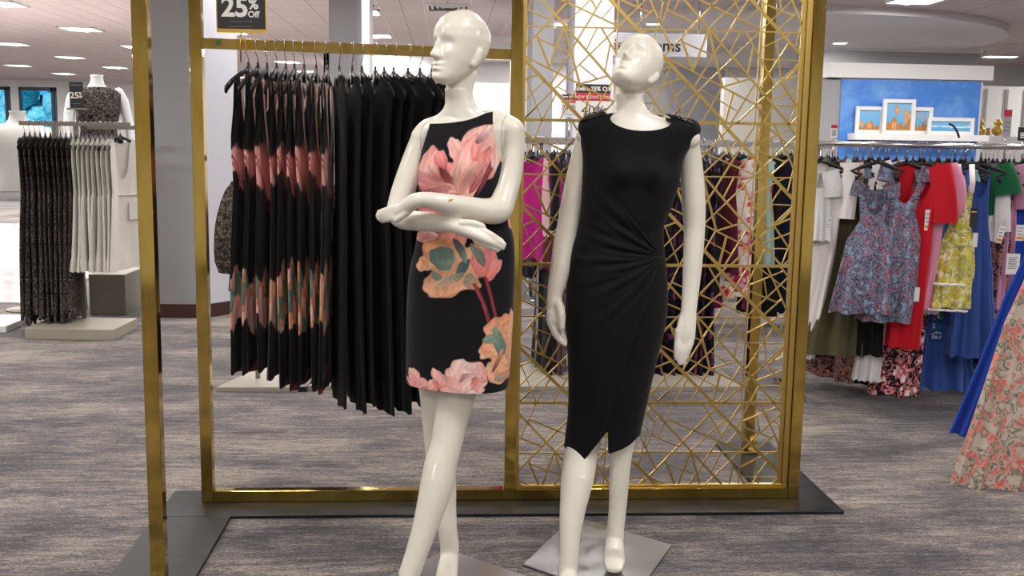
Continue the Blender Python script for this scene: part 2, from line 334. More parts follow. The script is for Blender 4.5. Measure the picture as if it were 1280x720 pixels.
# ------------------------------------------------------------------ ceiling lights
DIFF=mat('light_diffuser','ffffff',.5,emit='fff8f0',es=7.); TRIMW=mat('light_trim','e8e6e4',.5)
def troffer(x,y,label,grp):
    r=empty('ceiling_light',(x,y,H),0,label,'ceiling light',grp)
    mb=MB(); a=.3
    for lo,hi in (((x-a,y-a,H-.02),(x+a,y-a+.035,H+.0)),((x-a,y+a-.035,H-.02),(x+a,y+a,H)),((x-a,y-a,H-.02),(x-a+.035,y+a,H)),((x+a-.035,y-a,H-.02),(x+a,y+a,H))): mb.box(lo,hi)
    mb.obj('frame',TRIMW,r)
    mb=MB(); b=a-.036; mb.loft([[(x-b,y-b,H-.004),(x-b,y+b,H-.004)],[(x-b*.35,y-b,H-.012),(x-b*.35,y+b,H-.012)],[(x,y-b,H-.03),(x,y+b,H-.03)],[(x+b*.35,y-b,H-.012),(x+b*.35,y+b,H-.012)],[(x+b,y-b,H-.004),(x+b,y+b,H-.004)]],False,False)
    mb.obj('diffuser',DIFF,r)
def lamp(x,y,z,power,size=.55,shape='SQUARE',col=(1,.965,.93)):
    l=bpy.data.lights.new('ceiling_lamp','AREA'); l.energy=power; l.size=size; l.shape=shape; l.color=col; o=bpy.data.objects.new('ceiling_lamp',l); COL.objects.link(o); o.location=(x,y,z); return o
seen=0; LIGHTS=[]; FARW=150; NEARW=44
tx=[-1.22-2.44*k for k in range(8)]
names={}
for iy in range(6):
    for ix,x in enumerate(tx):
        y=14.78+3.2*iy
        if y>33: continue
        LIGHTS.append((x,y,True))
for x,y,_ in LIGHTS:
    seen+=1; rowi=int(round((y-14.78)/3.2)); coli=int(round((-1.22-x)/2.44))
    troffer(x,y,'square ceiling light, %s row from the brass frame, %s column from the brass posts'%(ORD[rowi],ORD[coli]),'square ceiling lights over the sales floor')
    if (rowi+coli)%2==0 or rowi==0: lamp(x,y,H-.05,FARW)
# unseen ceiling lights added to light the display and the visitor
for x in (-6.1,-3.66,-1.22,1.22,3.66,6.1,8.5):
    for y in (-1.2,2.0,5.2,8.6,11.6):
        if y==2.0 and abs(x)<2: pass
        lamp(x,y,H-.04,NEARW if y<8 else 58)
        if x>-3 or True: troffer(x,y,'unseen square ceiling light added above the near sales floor','added unseen square ceiling lights')
DL=mat('downlight_lens','ffffff',.4,emit='fffaf4',es=9.)
def downlight(px,py,lab,z=H-.102,r_=.085):
    p=G(px,py,z)
    if p[1]>17.2 and z<H: z=H-.141; p=G(px,py,z)
    r=empty('recessed_downlight',p,0,lab,'ceiling light','round recessed downlights')
    mb=MB(); n=28
    mb.loft([[(p[0]+q*math.cos(2*PI*k/n),p[1]+q*math.sin(2*PI*k/n),zz) for k in range(n)] for q,zz in ((r_*1.25,p[2]),(r_*1.25,p[2]-.006),(r_,p[2]-.006),(r_,p[2]))],False); mb.obj('trim_ring',TRIMW,r)
    MB().lathe([(r_,p[2]-.003),(r_*.98,p[2]-.001)],(p[0],p[1],0),n).obj('lens',DL,r)
    lamp(p[0],p[1],p[2]-.02,40,.16,'DISK')
downlight(662,25,'round downlight closest to the central brass post',H,.11)
downlight(674,62,'round downlight lowest in view behind the lattice',r_=.1); downlight(747,42,'round downlight behind the lattice near the second mannequin head',r_=.1); downlight(817,30,'round downlight just over the tilted mannequin head',r_=.1)
downlight(868,37,'round downlight by the hanging fitting-room sign',r_=.09)
downlight(1050,54,'round downlight beside the outer brass post',r_=.11); downlight(1243,39,'round downlight in the tiles beyond the curved ceiling edge',H,.12)
for k,(a,b,py) in enumerate(((1150,1196,68),(1228,1272,70))):
    zl_=H-.141 if k==0 else H; p=G((a+b)/2,py,zl_); w=(G(b,py,zl_)[0]-G(a,py,zl_)[0])
    r=empty('linear_ceiling_light',p,0,['slim strip ceiling light in front of the blue mural','slim strip ceiling light past the mural edge'][k],'ceiling light')
    MB().box((p[0]-w/2,p[1]-.14,p[2]-.02),(p[0]+w/2,p[1]+.14,p[2])).obj('housing',TRIMW,r); MB().box((p[0]-w/2+.02,p[1]-.12,p[2]-.024),(p[0]+w/2-.02,p[1]+.12,p[2]-.021)).obj('diffuser',DL,r)
for k,(px,py) in enumerate(((1124,66),(1138,67),(1205,68))):
    p=G(px,py,H-.141); r=empty('spotlight',p,0,'small twin spotlight at the %s spot before the mural'%ORD[k],'ceiling light','small spotlights before the mural')
    MB().lathe([(.09,p[2]-.0),(.1,p[2]-.04),(.08,p[2]-.05)],(p[0],p[1],0),20).obj('housing',TRIMW,r,True); MB().lathe([(.07,p[2]-.052),(.06,p[2]-.056)],(p[0],p[1],0),20).obj('lens',DL,r)
p=G(1144,0,H); troffer(p[0],12.3,'square ceiling light close to the picture top past the outer post','square ceiling lights over the sales floor')
p=G(1212,86,H); troffer(8.3,18.6,'square ceiling light above the white niche wall','square ceiling lights over the sales floor'); troffer(9.4,18.6,'square ceiling light farthest past the mural','square ceiling lights over the sales floor')
for q in ((8.3,18.6),(11.,15.5),(2.4,20.)): lamp(q[0],q[1],H-.16,130)
lamp(5.6,12.3,H-.05,35)
# air vents
for px,py,lab in ((442,2,'louvred air vent next to the square light over the brass bar'),(560,8,'louvred air vent above the first mannequin head')):
    p=G(px,py,H); r=empty('air_vent',p,0,lab,'vent'); x,y=p[0],p[1]
    mb=MB(); a=.29
    for q in range(4): w_=a-.065*q; mb.loft([[(x+sx*w_,y+sy*w_,H-.004) for sx,sy in ((-1,-1),(1,-1),(1,1),(-1,1))],[(x+sx*(w_-.035),y+sy*(w_-.035),H-.03) for sx,sy in ((-1,-1),(1,-1),(1,1),(-1,1))]],False)
    mb.obj('louvre',TRIMW,r); MB().box((x-a,y-a,H-.002),(x+a,y+a,H-.001)).obj('backing',BLACKP,r)
# ================================================================== BRASS FRAME
PF=3.91; PW=.0445            # front faces of the posts, post width
XL,XC,XR=-.943,.240,1.392    # left edges of the three posts
HT=2.46
root=empty('brass_display_frame',(XC,PF,0),0,'tall polished brass floor frame with hanging bar and geometric lattice panel on black plates','display frame')
pl=MB()
pl.box((-1.08,3.76,0),(1.568,4.05,.012)); o=pl.obj('base_plate',BLACKPLATE,root,bevel=.002); o['label']='long black front base plate'
MB().box((1.30,4.051,0),(1.568,4.694,.012)).obj('base_plate',BLACKPLATE,root,bevel=.002)['label']='black base plate reaching back under the rear post'
MB().box((-1.08,2.98,0),(-.80,3.759,.012)).obj('base_plate',BLACKPLATE,root,bevel=.002)['label']='black base plate reaching forward under the front post'
def post(x,y,z0=.012,lab=None):
    mb=MB().box((x,y,z0),(x+PW,y+PW,HT)); o=mb.obj('post',BRASS,root,bevel=.002)
    if lab:o['label']=lab
post(XL,PF,lab='left brass post of the hanging bay'); post(XC,PF,lab='central brass post'); post(XR,PF+.0,lab='outer brass post of the lattice bay')
post(-.905,3.08,lab='forward brass post nearest the camera'); post(1.40,4.545,lab='rear brass post behind the lattice')
MB().lathe([(.022,.0),(.024,.02),(.012,.028),(.02,.05),(.016,.07),(.004,.078)],(1.435,4.535,.012),20).obj('foot_knob',BRASS2,root,True)
# rails
MB().box((XL+PW,PF+.001,.0125),(XC,PF+PW,.056)).obj('bottom_rail',BRASS,root,bevel=.002)
MB().box((XC+PW,PF+.001,.0125),(XR,PF+PW,.056)).obj('bottom_rail',BRASS,root,bevel=.002)
MB().box((XL,PF,HT),(XR+PW,PF+PW,HT+PW)).obj('top_rail',BRASS,root,bevel=.002)
MB().box((-.905,3.08+PW,HT-.0445),(-.905+PW,PF,HT)).obj('top_rail',BRASS,root,bevel=.002)
MB().box((1.40,PF+PW,HT-.0445),(1.40+PW,4.545,HT)).obj('top_rail',BRASS,root,bevel=.002)
BZ=1.768; BH=.038
barz=lambda x: 1.7845-.0150*(x+.888)
MB().loft([[(x,y,barz(x)+dz) for y,dz in ((PF,-BH),(PF+.035,-BH),(PF+.035,0),(PF,0))] for x in (XL+PW,XC)]).obj('hanging_bar',BRASS,root,bevel=.0015)
DOT=mat('green_sticker','1d5a3c',.5)
MB().lathe([(.0095,0),(.0095,.0008)],(0,0,0),20).obj('sticker',DOT,root,world=False); o=bpy.data.objects['sticker']; o.rotation_euler=(PI/2,0,0); pp=V(273,53.2,PF-.0002); o.location=Vector(pp)-root.location; o['label']='round green sticker on the bar end'
# lattice panel
LX0,LX1=XC+PW,XR; LZ0,LZ1=.056,HT; T=.552
mb=MB(); t=.0125
mb.box((LX0,PF+.012,LZ0),(LX0+t,PF+.034,LZ1)); mb.box((LX1-t-.012,PF+.012,LZ0),(LX1-.001,PF+.034,LZ1)); mb.box((LX0+t,PF+.012,LZ0),(LX1-t-.012,PF+.034,LZ0+t)); mb.box((LX0+t,PF+.012,LZ1-t),(LX1-t-.012,PF+.034,LZ1-.001))
mb.box((LX1-t-.03,PF+.02,LZ0),(LX1-t-.0125,PF+.028,LZ1))
mb.obj('panel_frame',BRASS2,root,bevel=.0015)
SEG="""-10 -204 1140 1100 2.6;583 -204 1831 1100 4.2;690 -204 -80 580 2.2;150 345 258 630 2.6;400 260 262 625 2.2;150 370 450 500 1.5;400 265 528 770 2.6
270 210 20 100 1.8;20 100 50 0 1.5;235 -204 80 120 1.3;0 150 20 100 1.3;290 0 880 265 1.9;895 -204 262 785 1.9;700 -15 390 265 1.5;510 -204 690 120 1.9;850 80 750 190 1.1
905 -204 828 1100 1.5;905 40 1160 145 1.8;1160 145 1205 120 1.8;1060 -204 1345 420 2.;1205 120 1060 245 1.5;1390 -204 10 1090 1.5;1030 -100 1065 100 1.2
875 435 1180 290 1.4;1180 290 1300 285 1.2;900 -20 1210 -145 1.3;960 -204 1290 60 1.3;960 -204 870 -5 1.3;1290 60 1195 425 1.3;1175 -204 1360 10 2.2
700 270 590 480 1.3;725 270 1010 760 2.;808 430 762 650 1.8;880 528 1260 545 1.3;1125 400 870 780 1.5;1025 350 1068 720 1.5;1250 550 660 1100 2.1;1280 645 1080 730 1.7
975 892 1451 720 1.8;1065 725 1290 1050 2.;1010 942 1200 947 1.3;1260 815 1150 1095 1.3;1250 1020 1180 1090 1.3;835 940 935 1030 1.2;990 955 915 1095 1.7
60 540 835 930 1.9;530 775 775 705 1.9;545 615 685 725 1.2;820 760 610 1095 1.7;515 790 345 1085 1.6;625 835 558 1090 2.5;335 800 660 985 1.1;300 890 200 1070 1.6
50 600 -20 760 1.3;65 770 180 1080 1.2;190 770 0 955 1.3;1068 720 1080 730 1.3;100 1010 0 1100 1.3;20 0 120 -120 1.3"""
segs=[tuple(map(float,s.split())) for l in SEG.split('\n') for s in l.split(';')]
PERX=1301.; K=T/1304.
def uv(X,Y): return (X+.041*(Y+204), (Y+204)-.02*(X-640))
def clip(x0,z0,x1,z1,bx0,bz0,bx1,bz1):
    t0,t1=0.,1.; dx,dz=x1-x0,z1-z0
    for p,q in ((-dx,x0-bx0),(dx,bx1-x0),(-dz,z0-bz0),(dz,bz1-z0)):
        if abs(p)<1e-9:
            if q<0: return None
        else:
            r=q/p
            if p<0: t0=max(t0,r)
            else: t1=min(t1,r)
    return None if t0>=t1-1e-6 else (x0+t0*dx,z0+t0*dz,x0+t1*dx,z0+t1*dz)
ox=LX0+.012; U0=-1222.
raw=[(*uv(a,b),*uv(c,d),w) for a,b,c,d,w in segs]
allc=[(a+i*PERX,b+j*1304,c+i*PERX,d+j*1304) for a,b,c,d,w in raw for i in (-2,-1,0,1,2) for j in (-1,0,1)]+[(-9e3,q,9e3,q) for q in (0.,485.,1304.)]
def snap(px,py,dx,dy):
    best=None
    for x0,y0,x1,y1 in allc:
        ex_,ey_=x1-x0,y1-y0; den=dx*ey_-dy*ex_
        if abs(den)<.05*math.hypot(ex_,ey_): continue
        t=((x0-px)*ey_-(y0-py)*ex_)/den; u=((x0-px)*dy-(y0-py)*dx)/den
        if -.01<=u<=1.01 and -45<t<190 and (best is None or abs(t)<abs(best)): best=t
    return (px+dx*best,py+dy*best) if best is not None else (px,py)
SN=[]
for a,b,c,d,w in raw:
    L=math.hypot(c-a,d-b); dx,dy=(c-a)/L,(d-b)/L
    c2_,d2_=snap(c,d,dx,dy) if 5<d<1299 else (c,d); a2_,b2_=snap(a,b,-dx,-dy) if 5<b<1299 else (a,b); SN.append((a2_,b2_,c2_,d2_,w))
mb=MB(); bx=(ox-.002,LZ0+t*.6,LX1-t-.026,LZ1-t*.6); kk=0
def strip(x0,z0,x1,z1,w,yo):
    c=clip(x0,z0,x1,z1,*bx)
    if not c: return
    x0,z0,x1,z1=c; L=math.hypot(x1-x0,z1-z0)
    if L<.004: return
    dx,dz=(x1-x0)/L*w/2,(z1-z0)/L*w/2; y0,y1=PF+.017+yo,PF+.0225+yo
    vs=[]
    for y in (y0,y1):
        for a,b in ((x0+dz,z0-dx),(x1+dz,z1-dx),(x1-dz,z1+dx),(x0-dz,z0+dx)): vs.append((a,y,b))
    mb.add(vs,[(0,1,2,3),(7,6,5,4),(0,4,5,1),(1,5,6,2),(2,6,7,3),(3,7,4,0)])
ztop=1.509+T*2
for r_ in range(5):
    zr=ztop-r_*T                               # level of this row's upper thick line
    mb_y=0.
    strip(LX0,zr,LX1,zr,.0115,.0002*(r_%2)); strip(LX0,zr-.372*T,LX1,zr-.372*T,.0052,.0007)
    for c_ in (-1,0,1,2):
        for i,(u0,v0,u1,v1,w) in enumerate(SN):
            strip(ox+(u0-U0+PERX*(c_-1))*K,zr-v0*K,ox+(u1-U0+PERX*(c_-1))*K,zr-v1*K,w*.0029+.0007,.00035*((i*7)%9))
mb.obj('lattice',BRASS2,root)['label']='geometric lattice of crossing brass strips'
# '25% Off' sign on the bar
sp=V(301.5,36,PF+.0175); sx0=V(270.5,20,PF)[0]; sx1=V(331.5,20,PF)[0]; sy=PF+.012; zc0=V(301,36,PF)[2]; zc1=zc0+.265
sg=empty('sale_sign',(sp[0],sy,BZ),0,'black 25% Off sale card in a brass holder clipped over the hanging bar','sign')
MB().box((sx0,sy,zc0),(sx1,sy+.003,zc1)).obj('sign_card',BLACKP,sg)
mb=MB().box((sx0-.002,sy-.006,zc0-.014),(sx1+.002,sy-.001,zc0)).box((sx0-.002,sy-.001,zc0-.014),(sx1+.002,sy+.009,zc0-.002)).box((sx1-.001,sy-.003,zc0),(sx1+.003,sy+.006,zc1)).box((sx0-.003,sy-.003,zc0),(sx0+.001,sy+.006,zc1))
mb.obj('holder',BRASS2,sg,bevel=.0007)
MB().tube([(sp[0],sy+.003,zc0-.012),(sp[0],sy-.014,zc0-.03),(sp[0],sy-.016,BZ+.004),(sp[0],sy-.017,BZ-BH-.03)],.003,8).obj('clip_stem',BRASS2,sg,True)
def on_sign(px,py): p=V(px,py,sy-.0008); return p
for s_,px,py,size,off in (('25',293.5,9.7,.098,.003),('%',316.8,5.5,.052,.0015),('Off',316.8,18.3,.031,.0008)):
    o=text('lettering',s_,size,WINK,sg,Matrix.Translation(-Vector(sg.location))@facing(on_sign(px,py)),off)
mb=MB()
for y0,n in ((26.4,9),(32.8,11)):
    for k in range(n): a=on_sign(286+k*30/n,y0); b=on_sign(286+k*30/n+30/n*.72,y0+.5); mb.box((a[0],sy-.0009,b[2]-.0012),(b[0],sy-.0002,a[2]))
mb.obj('fine_print',GREYINK,sg)
# ================================================================== HANGERS AND GARMENTS
def arc(c,r,a0,a1,n,ax='XZ'):
    out=[]
    for i in range(n+1):
        a=a0+(a1-a0)*i/n
        out.append((c[0]+r*math.cos(a),c[1],c[2]+r*math.sin(a)))
    return out
_cache={}
def hanger_meshes(w,tab,style):
    """origin = top of the rod the hook sits on"""
    k=(round(w,3),tab,style)
    if k in _cache: return _cache[k]
    if style=='square': hp=[(.0,0,-.085),(0,0,-.066),(-.012,0,-.056),(-.0235,0,-.046),(-.0235,0,-.004),(-.0225,0,.0017),(-.017,0,.0032),(.022,0,.0032),(.0275,0,0.),(.028,0,-.022)]
    else: hp=[(0,0,-.085),(0,0,-.045)]+[(.0+.019*math.sin(a),0,-.016-.019*math.cos(a)+.0005) for a in np.linspace(0.2,1.15*PI,12)][::1]; hp=[(0,0,-.085),(0,0,-.048)]+[(-.019*math.cos(a),0,-.017+.019*math.sin(a)) for a in np.linspace(1.45*PI+.12,PI*.08,14)]
    hook=MB().tube(hp,.0017,8)
    mb=MB(); zt=-.084
    mb.tube([(0,0,zt+.004),(0,0,zt-.018)],[.0075,.009],10,.6)
    if tab: mb.loft([[(x*s,y*.0045,z) for x,y in ((-.018,-1),(.018,-1),(.018,1),(-.018,1))] for s,z in ((.55,zt-.01),(1,zt-.02),(1.15,zt-.06),(.9,zt-.066))])
    for sg_ in (-1,1):
        pts=[(sg_*x,0,zt-.02-z) for x,z in ((0.,.0),(.03,.01),(.08,.03),(.13,.05),(w*.5-.02,.07),(w*.5,.083),(w*.5+.003,.098))]
        mb.tube(pts,[.011,.011,.0105,.011,.013,.013,.009],10,.42,up=(0,1,0),roundcap=False)
    _cache[k]=(hook.mesh('hook'),mb.mesh('hanger')); 
    for m_,q in zip(_cache[k],(CHROME,BLACKPL)): m_.materials.append(q); m_.polygons.foreach_set('use_smooth',[True]*len(m_.polygons))
    return _cache[k]
def add_hanger(parent,w=.40,tab=True,style='square',z=0.):
    h,b=hanger_meshes(w,tab,style)
    o=bpy.data.objects.new('hanger',b); COL.objects.link(o); o.parent=parent; o.location=(0,0,z)
    k=bpy.data.objects.new('hook',h); COL.objects.link(k); k.parent=o; return o
def interp(tab,x): return np.interp(x,[p[0] for p in tab],[p[1] for p in tab])
def garment_mesh(L,hw,th=.035,neck=(.09,.10,.03),slope=.32,folds=(7,.010),seed=0,lean=0.,z0=-.125,nt=96,ns=60,hem=None,sleeves=None,straps=None,col=None,flare=1.,tiers=None,hemwave=.006,topfn=None):
    """L length below the shoulder line; hw table (fraction down, half width)"""
    r=np.random.default_rng(seed); ph=r.uniform(0,6.28,4); kf=folds[0]; amp=folds[1]
    t=np.linspace(0,2*PI,nt,endpoint=False); s=np.linspace(0,1,ns+1)
    hw0=interp(hw,0.)
    X=hw0*np.cos(t); front=np.sin(t)<0
    if topfn is None:
        ax=np.abs(X); nw,df,db=neck
        dep=np.where(front,df,db)
        zt=np.where(ax<nw,-dep*np.sqrt(np.clip(1-(ax/nw)**2,0,1))*1.0, -(ax-nw)*slope)
        sm=np.clip((nw*1.02-ax)/.01,0,1)
    else: zt=np.array([topfn(x,f) for x,f in zip(X,front)])
    vs=[];cs=[]
    for i,si in enumerate(s):
        zz=zt+(-L-zt)*si
        if hem is not None: zz=zt+(-L+hem(np.cos(t),front)-zt)*si
        f=-zz/L; f=np.clip(f,0,1)
        w=interp(hw,f); 
        g=np.clip((f-.08)/.9,0,1)**1.15
        thick=th*(.55+.75*f*flare); thick=np.where(f<.04,th*.45,thick)
        rip=amp*g*(np.sin(kf*t+ph[0]+1.3*f)+.6*np.sin((kf*1.7)//1*t+ph[1]-2*f)+.35*np.sin((kf*2.9)//1*t+ph[2]))
        x=w*np.cos(t)*(1+.0*f)+lean*f**1.3+rip*.35*np.cos(t)
        y=thick*np.sin(t)*np.abs(np.sin(t))**-.15*1.0+rip*np.sign(np.sin(t)+1e-9)*np.clip(np.abs(np.sin(t))*2,0,1)
        y=np.nan_to_num(y)
        y=y+.012*np.sin(3*f+ph[3])*f
        if tiers:
            for tz in tiers: y=y*(1+.16*np.clip((f-tz)/.02,0,1)); x=x+ .006*np.cos(t)*np.clip((f-tz)/.02,0,1)+.003*np.sin(26*t)*np.exp(-((f-tz)/.03)**2)
        zz2=zz+hemwave*np.sin(kf*1.5//1*t+ph[2])*(si**6)
        for j in range(nt): vs.append((x[j],y[j],z0+zz2[j]))
        if col is not None: cs.append(col(np.cos(t),np.sin(t),zz,L,w))
    fs=[(i*nt+j,i*nt+(j+1)%nt,(i+1)*nt+(j+1)%nt,(i+1)*nt+j) for i in range(ns) for j in range(nt)]
    mb=MB(); mb.add(vs,fs,None if col is None else np.concatenate(cs))
    def extra_col(n,c): 
        if col is not None: mb.c.extend([c]*n)
    if sleeves:
        ln,r0,r1,ang,sc_=sleeves[:5]; 
        for sg_ in (-1,1):
            xs=hw0-.012; n0=len(mb.v); pts=[];rad=[];nn=9
            for q in range(nn):
                u=q/(nn-1); pts.append((sg_*(xs+math.sin(ang)*ln*u*(1-.35*u))+lean*.15*u,-.004*math.sin(3*u+seed),z0-(hw0-neck[0])*slope*.6-math.cos(ang*(1-.5*u))*ln*u-.01)); b=r0+(r1-r0)*u
                if sc_=='puff': b=r0*.7+(r1-r0*.7)*math.sin(PI*min(u*1.0,.96))**.6; b=b if u<.93 else r0*.6
                if sc_=='bell': b=r0+(r1-r0)*u**2
                rad.append(b)
            mb.tube(pts,rad,18,.5,up=(0,1,0),cap=False)
            for q in range(n0,len(mb.v)):
                x,y,z=mb.v[q]; a=(q-n0)%18; mb.v[q]=(x,y+.004*math.sin(a*2.2+(q-n0)/18*.9),z)
            extra_col(len(mb.v)-n0,(.1,.1,.1) if len(sleeves)<6 else sleeves[5])
    if straps:
        xs,dz,c=straps
        for sg_ in (-1,1):
            for yy in (-1,1):
                n0=len(mb.v); mb.tube([(sg_*xs*.86,0,z0+.012),(sg_*xs*.98,yy*th*.25,z0-.03),(sg_*xs,yy*th*.45,z0-dz)],[.004,.0045,.006],6,.35,up=(0,1,0)); extra_col(len(mb.v)-n0,c)
    return mb
VF=vcol('printed_crepe',.8,spec=.2,sheen=.1)
BLKF=cloth('black_crepe','0a0a0c',.9,.05,var=.4)
blk=np.array(lin('0c0c10')); pk=np.array(lin('eea8a0')); pk2=np.array(lin('fad0c4')); mar=np.array(lin('7c2f36')); peach=np.array(lin('e5a07c')); grn=np.array(lin('66857a'))
def slip_print(seed,early):
    def f(cx,sy_,zz,L,w):
        n=len(cx); out=np.tile(blk,(n,1)); d=-zz; X=cx*w
        ed=.016*np.sin(7*X*9+seed)+.01*np.sin(60*X+seed*2)
        st=.5+.5*np.sin(X*140+d*40+2*np.sin(d*30+seed))
        m=(d>.165)&(d<.225)&(cx<.0); 
        lo=.255+.02*math.sin(seed*2.1); band=(d>lo+ed*.5+.02*np.abs(cx-.3))&(d<.445+ed+.07*cx+.03*math.sin(seed*3.3))
        out[band]=(pk*(.7+.35*st[:,None])+pk2*.35*(1-st[:,None]))[band]
        line=(np.abs(d-.37-.22*(cx+.6)-.02)<.007)|(np.abs(d-.395-.22*(cx+.6)-.02)<.005)
        out[line&(d<.52)]=mar
        fl=((cx-.25)/.16)**2+((d-.57-ed)/.06)**2<1; out[fl]=(pk*.8)[None]
        g0,g1=(.71,.93) if not early else (.74,.90)
        ins=(d>g0+.02*np.sin(cx*9+seed)+ed)&(d<g1+.025*np.sin(cx*6+seed*1.7)+ed)
        q=np.sin(cx*8+d*26+seed)+.6*np.sin(cx*19-d*45)
        cc=np.where((q>.25)[:,None],grn[None]*(.8+.4*st[:,None]),peach[None]*(.75+.35*st[:,None])); cc=np.where((q<-.9)[:,None],pk2[None]*.9,cc)
        out[ins]=cc[ins]
        stem=((np.abs((d-g1)-(.9-cx*.8)*.14)<.011)|(np.abs((d-g1)-(1.2-cx*.8)*.16)<.008))&(d>g1)
        out[stem]=mar
        pkh=(d>g1+.07)&(cx>.55)&(~np.array([early]*n)); out[pkh]=(pk*.9)
        if early: 
            pp=(d>.84+.03*cx)&(d<.97+ed*1.5+.06*cx)&(cx<.75)&(cx>-.95)&(sy_<.6); out[pp]=(pk2*.55+pk*.4*st[:,None])[pp]
        return out
    return f
hooks=[310,322,333.5,345.5,357,368,380,395,408,424,440,452,469,480,492,510,525,540]
rel=[-25,-21,-17,-13,-12,-12,-13,-10,-8,8,11,14,20,23,25,29,26,24]
by=PF+.0175
def dress_top(nw,dv,bw):
    def f(x,front):
        a=abs(x)
        if a<nw-.0: z=-(.28 if front else .12)*(1-(a/nw)**2.2)**.75
        elif a<nw+.03: z=0.
        else: z=-.215*min(1,(a-nw-.03)/(bw-nw-.03))**.7
        return z-.02
    return f
for i,(px,rl) in enumerate(zip(hooks,rel)):
    p=V(px,50+.038*(px-255)*.9,by); p[1]=by; p[2]=barz(p[0])
    va=math.atan2(p[0],p[1])           # direction of view at this hook
    # hanger runs front to back; rl turns its near end to the left (negative) or right
    rz=PI/2-(va-math.radians(rl))
    if i<9:
        o=empty('floral_slip_dress',p,rz,'%s black slip dress with pink tulip print counting from the left brass post'%ORD[i],'dress','floral slip dresses on the brass bar')
        early=i<4; L=[1.10,1.10,1.09,1.12,1.15,1.16,1.14,1.16,1.17][i]
        g=garment_mesh(L,[(0,.165),(.12,.150),(.25,.152),(.36,.135),(.6,.165),(.9,.185),(1,.195)],(.0135),folds=(5,.004),seed=i,nt=110,ns=130,topfn=dress_top(.085,.085,.165),col=slip_print(i*1.3,early),flare=.55,hemwave=.003,z0=-.122)
        g.obj('dress_body',VF,o,True,world=False)
        tr=MB(); 
        for fr in (-1,1):
            pts=[]
            for q in np.sin(np.linspace(-PI/2,PI/2,25))*.0845: zq=dress_top(.085,.085,.165)(q,fr<0); pts.append((q*.95,fr*(.0135*(.45 if zq>-.05 else .64)*math.sqrt(max(0,1-(q/.165)**2))+.0018),-.122+zq+.001))
            tr.tube(pts,.0040,6)
        tr.obj('neckline_trim',mat('blush_trim','efc4b6',.7) if 'blush_trim' not in bpy.data.materials else bpy.data.materials['blush_trim'],o,True,world=False)
    else:
        o=empty('black_dress',p,rz,'%s plain black long dress counting from the last floral slip dress'%ORD[i-9],'dress','plain black dresses on the brass bar')
        g=garment_mesh([1.24,1.26,1.23,1.27,1.25,1.26,1.24,1.25,1.2][i-9],[(0,.20),(.06,.185),(.15,.16),(.35,.14),(.5,.165),(1,.175)],.0135,(.07,.12,.05),.5,(6,.0045),i,nt=84,ns=50,flare=.5,hemwave=.004,z0=-.112)
        g.obj('dress_body',BLKF,o,True,world=False)
    add_hanger(o,.37)
# ================================================================== rear plinth rack behind the hanging bay
LEO=print_mat('leopard_chiffon',[(.25,'211c1b'),(.42,'3a332f'),(.5,'1c1818'),(.62,'7c6f62'),(.8,'2a2423')],60,dist=.5)
YR=5.35
rk=empty('clothing_rack',(V(330,470,YR)[0],5.4,0),0,'low beige two-plinth clothing rack with thin nickel uprights behind the brass bay','clothing rack')
a=G(270,490);b=G(375,490);c=G(384,488);d=G(506,487)
for p0,p1,sk in ((a,b,.32),(c,d,-.0)):
    MB().loft([[(p0[0],p0[1],z),(p1[0],p1[1],z),(p1[0]+.16,p1[1]+.55,z),(p0[0]+.16,p0[1]+.55,z)] for z in (0.,.028)]).obj('plinth',BEIGE,rk,bevel=.003)
for px in (318,357,436):
    q=G(px,478,.03); MB().box((q[0]-.012,q[1]+.1,.028),(q[0]+.012,q[1]+.124,1.33)).obj('upright',NICKEL,rk,bevel=.001)
zq=1.33; q0=G(270,478,.03)[0]; MB().box((q0+.22,5.62,zq-.03),(q0+1.05,5.65,zq)).obj('rail',NICKEL,rk,bevel=.001)
q=[(386,487),(372,489),(404,452),(412,452)]
MB().loft([[(G(x,y)[0],G(x,y)[1],z) for x,y in ((372,490),(383,490),(414,452),(404,452))] for z in (.001,.03)]).obj('plinth_gap_shade',BLACKPL,rk)  # black strip stands in for the dark gap between the plinths
for k,xx in enumerate((q0+.37,q0+.44,q0+.52)):
    o=empty('leopard_blouse',(xx,5.635,zq),math.radians(-8+4*k),'%s leopard print blouse with full puffed sleeves behind the brass post'%ORD[k],'blouse','leopard blouses on the rear rack')
    garment_mesh(.62,[(0,.19),(.2,.2),(1,.25)],.022,seed=40+k,sleeves=(.50,.06,.085,.28,'puff'),z0=-.12).obj('blouse_body',LEO,o,True,world=False); add_hanger(o,.38,style='square')
# ================================================================== MANNEQUINS
def c2(v): return cam2w(np.array(v,float))
def rings_from_px(keys,D0):
    """keys: (photo y, left, right, half depth, forward offset) -> arrays z,cx,cd,rx,ry"""
    out=[]
    for k in keys:
        y,l,r,ry=k[:4]; off=k[4] if len(k)>4 else 0.
        D=D0+off; a=Pc(l,y,D); b=Pc(r,y,D); c=(a+b)/2; out.append((c[2],c[0],D,(b[0]-a[0])/2,ry))
    out.sort(); return np.array(out)
def smooth_interp(tab,z):
    zs=tab[:,0]; res=[]
    z=np.clip(z,zs[0],zs[-1]); i=np.clip(np.searchsorted(zs,z)-1,0,len(zs)-2)
    t=(z-zs[i])/(zs[i+1]-zs[i])
    for c in range(1,5):
        y=tab[:,c]; m=np.gradient(y,zs); h=zs[i+1]-zs[i]
        res.append((2*t**3-3*t**2+1)*y[i]+(t**3-2*t**2+t)*h*m[i]+(-2*t**3+3*t**2)*y[i+1]+(t**3-t**2)*h*m[i+1])
    return res
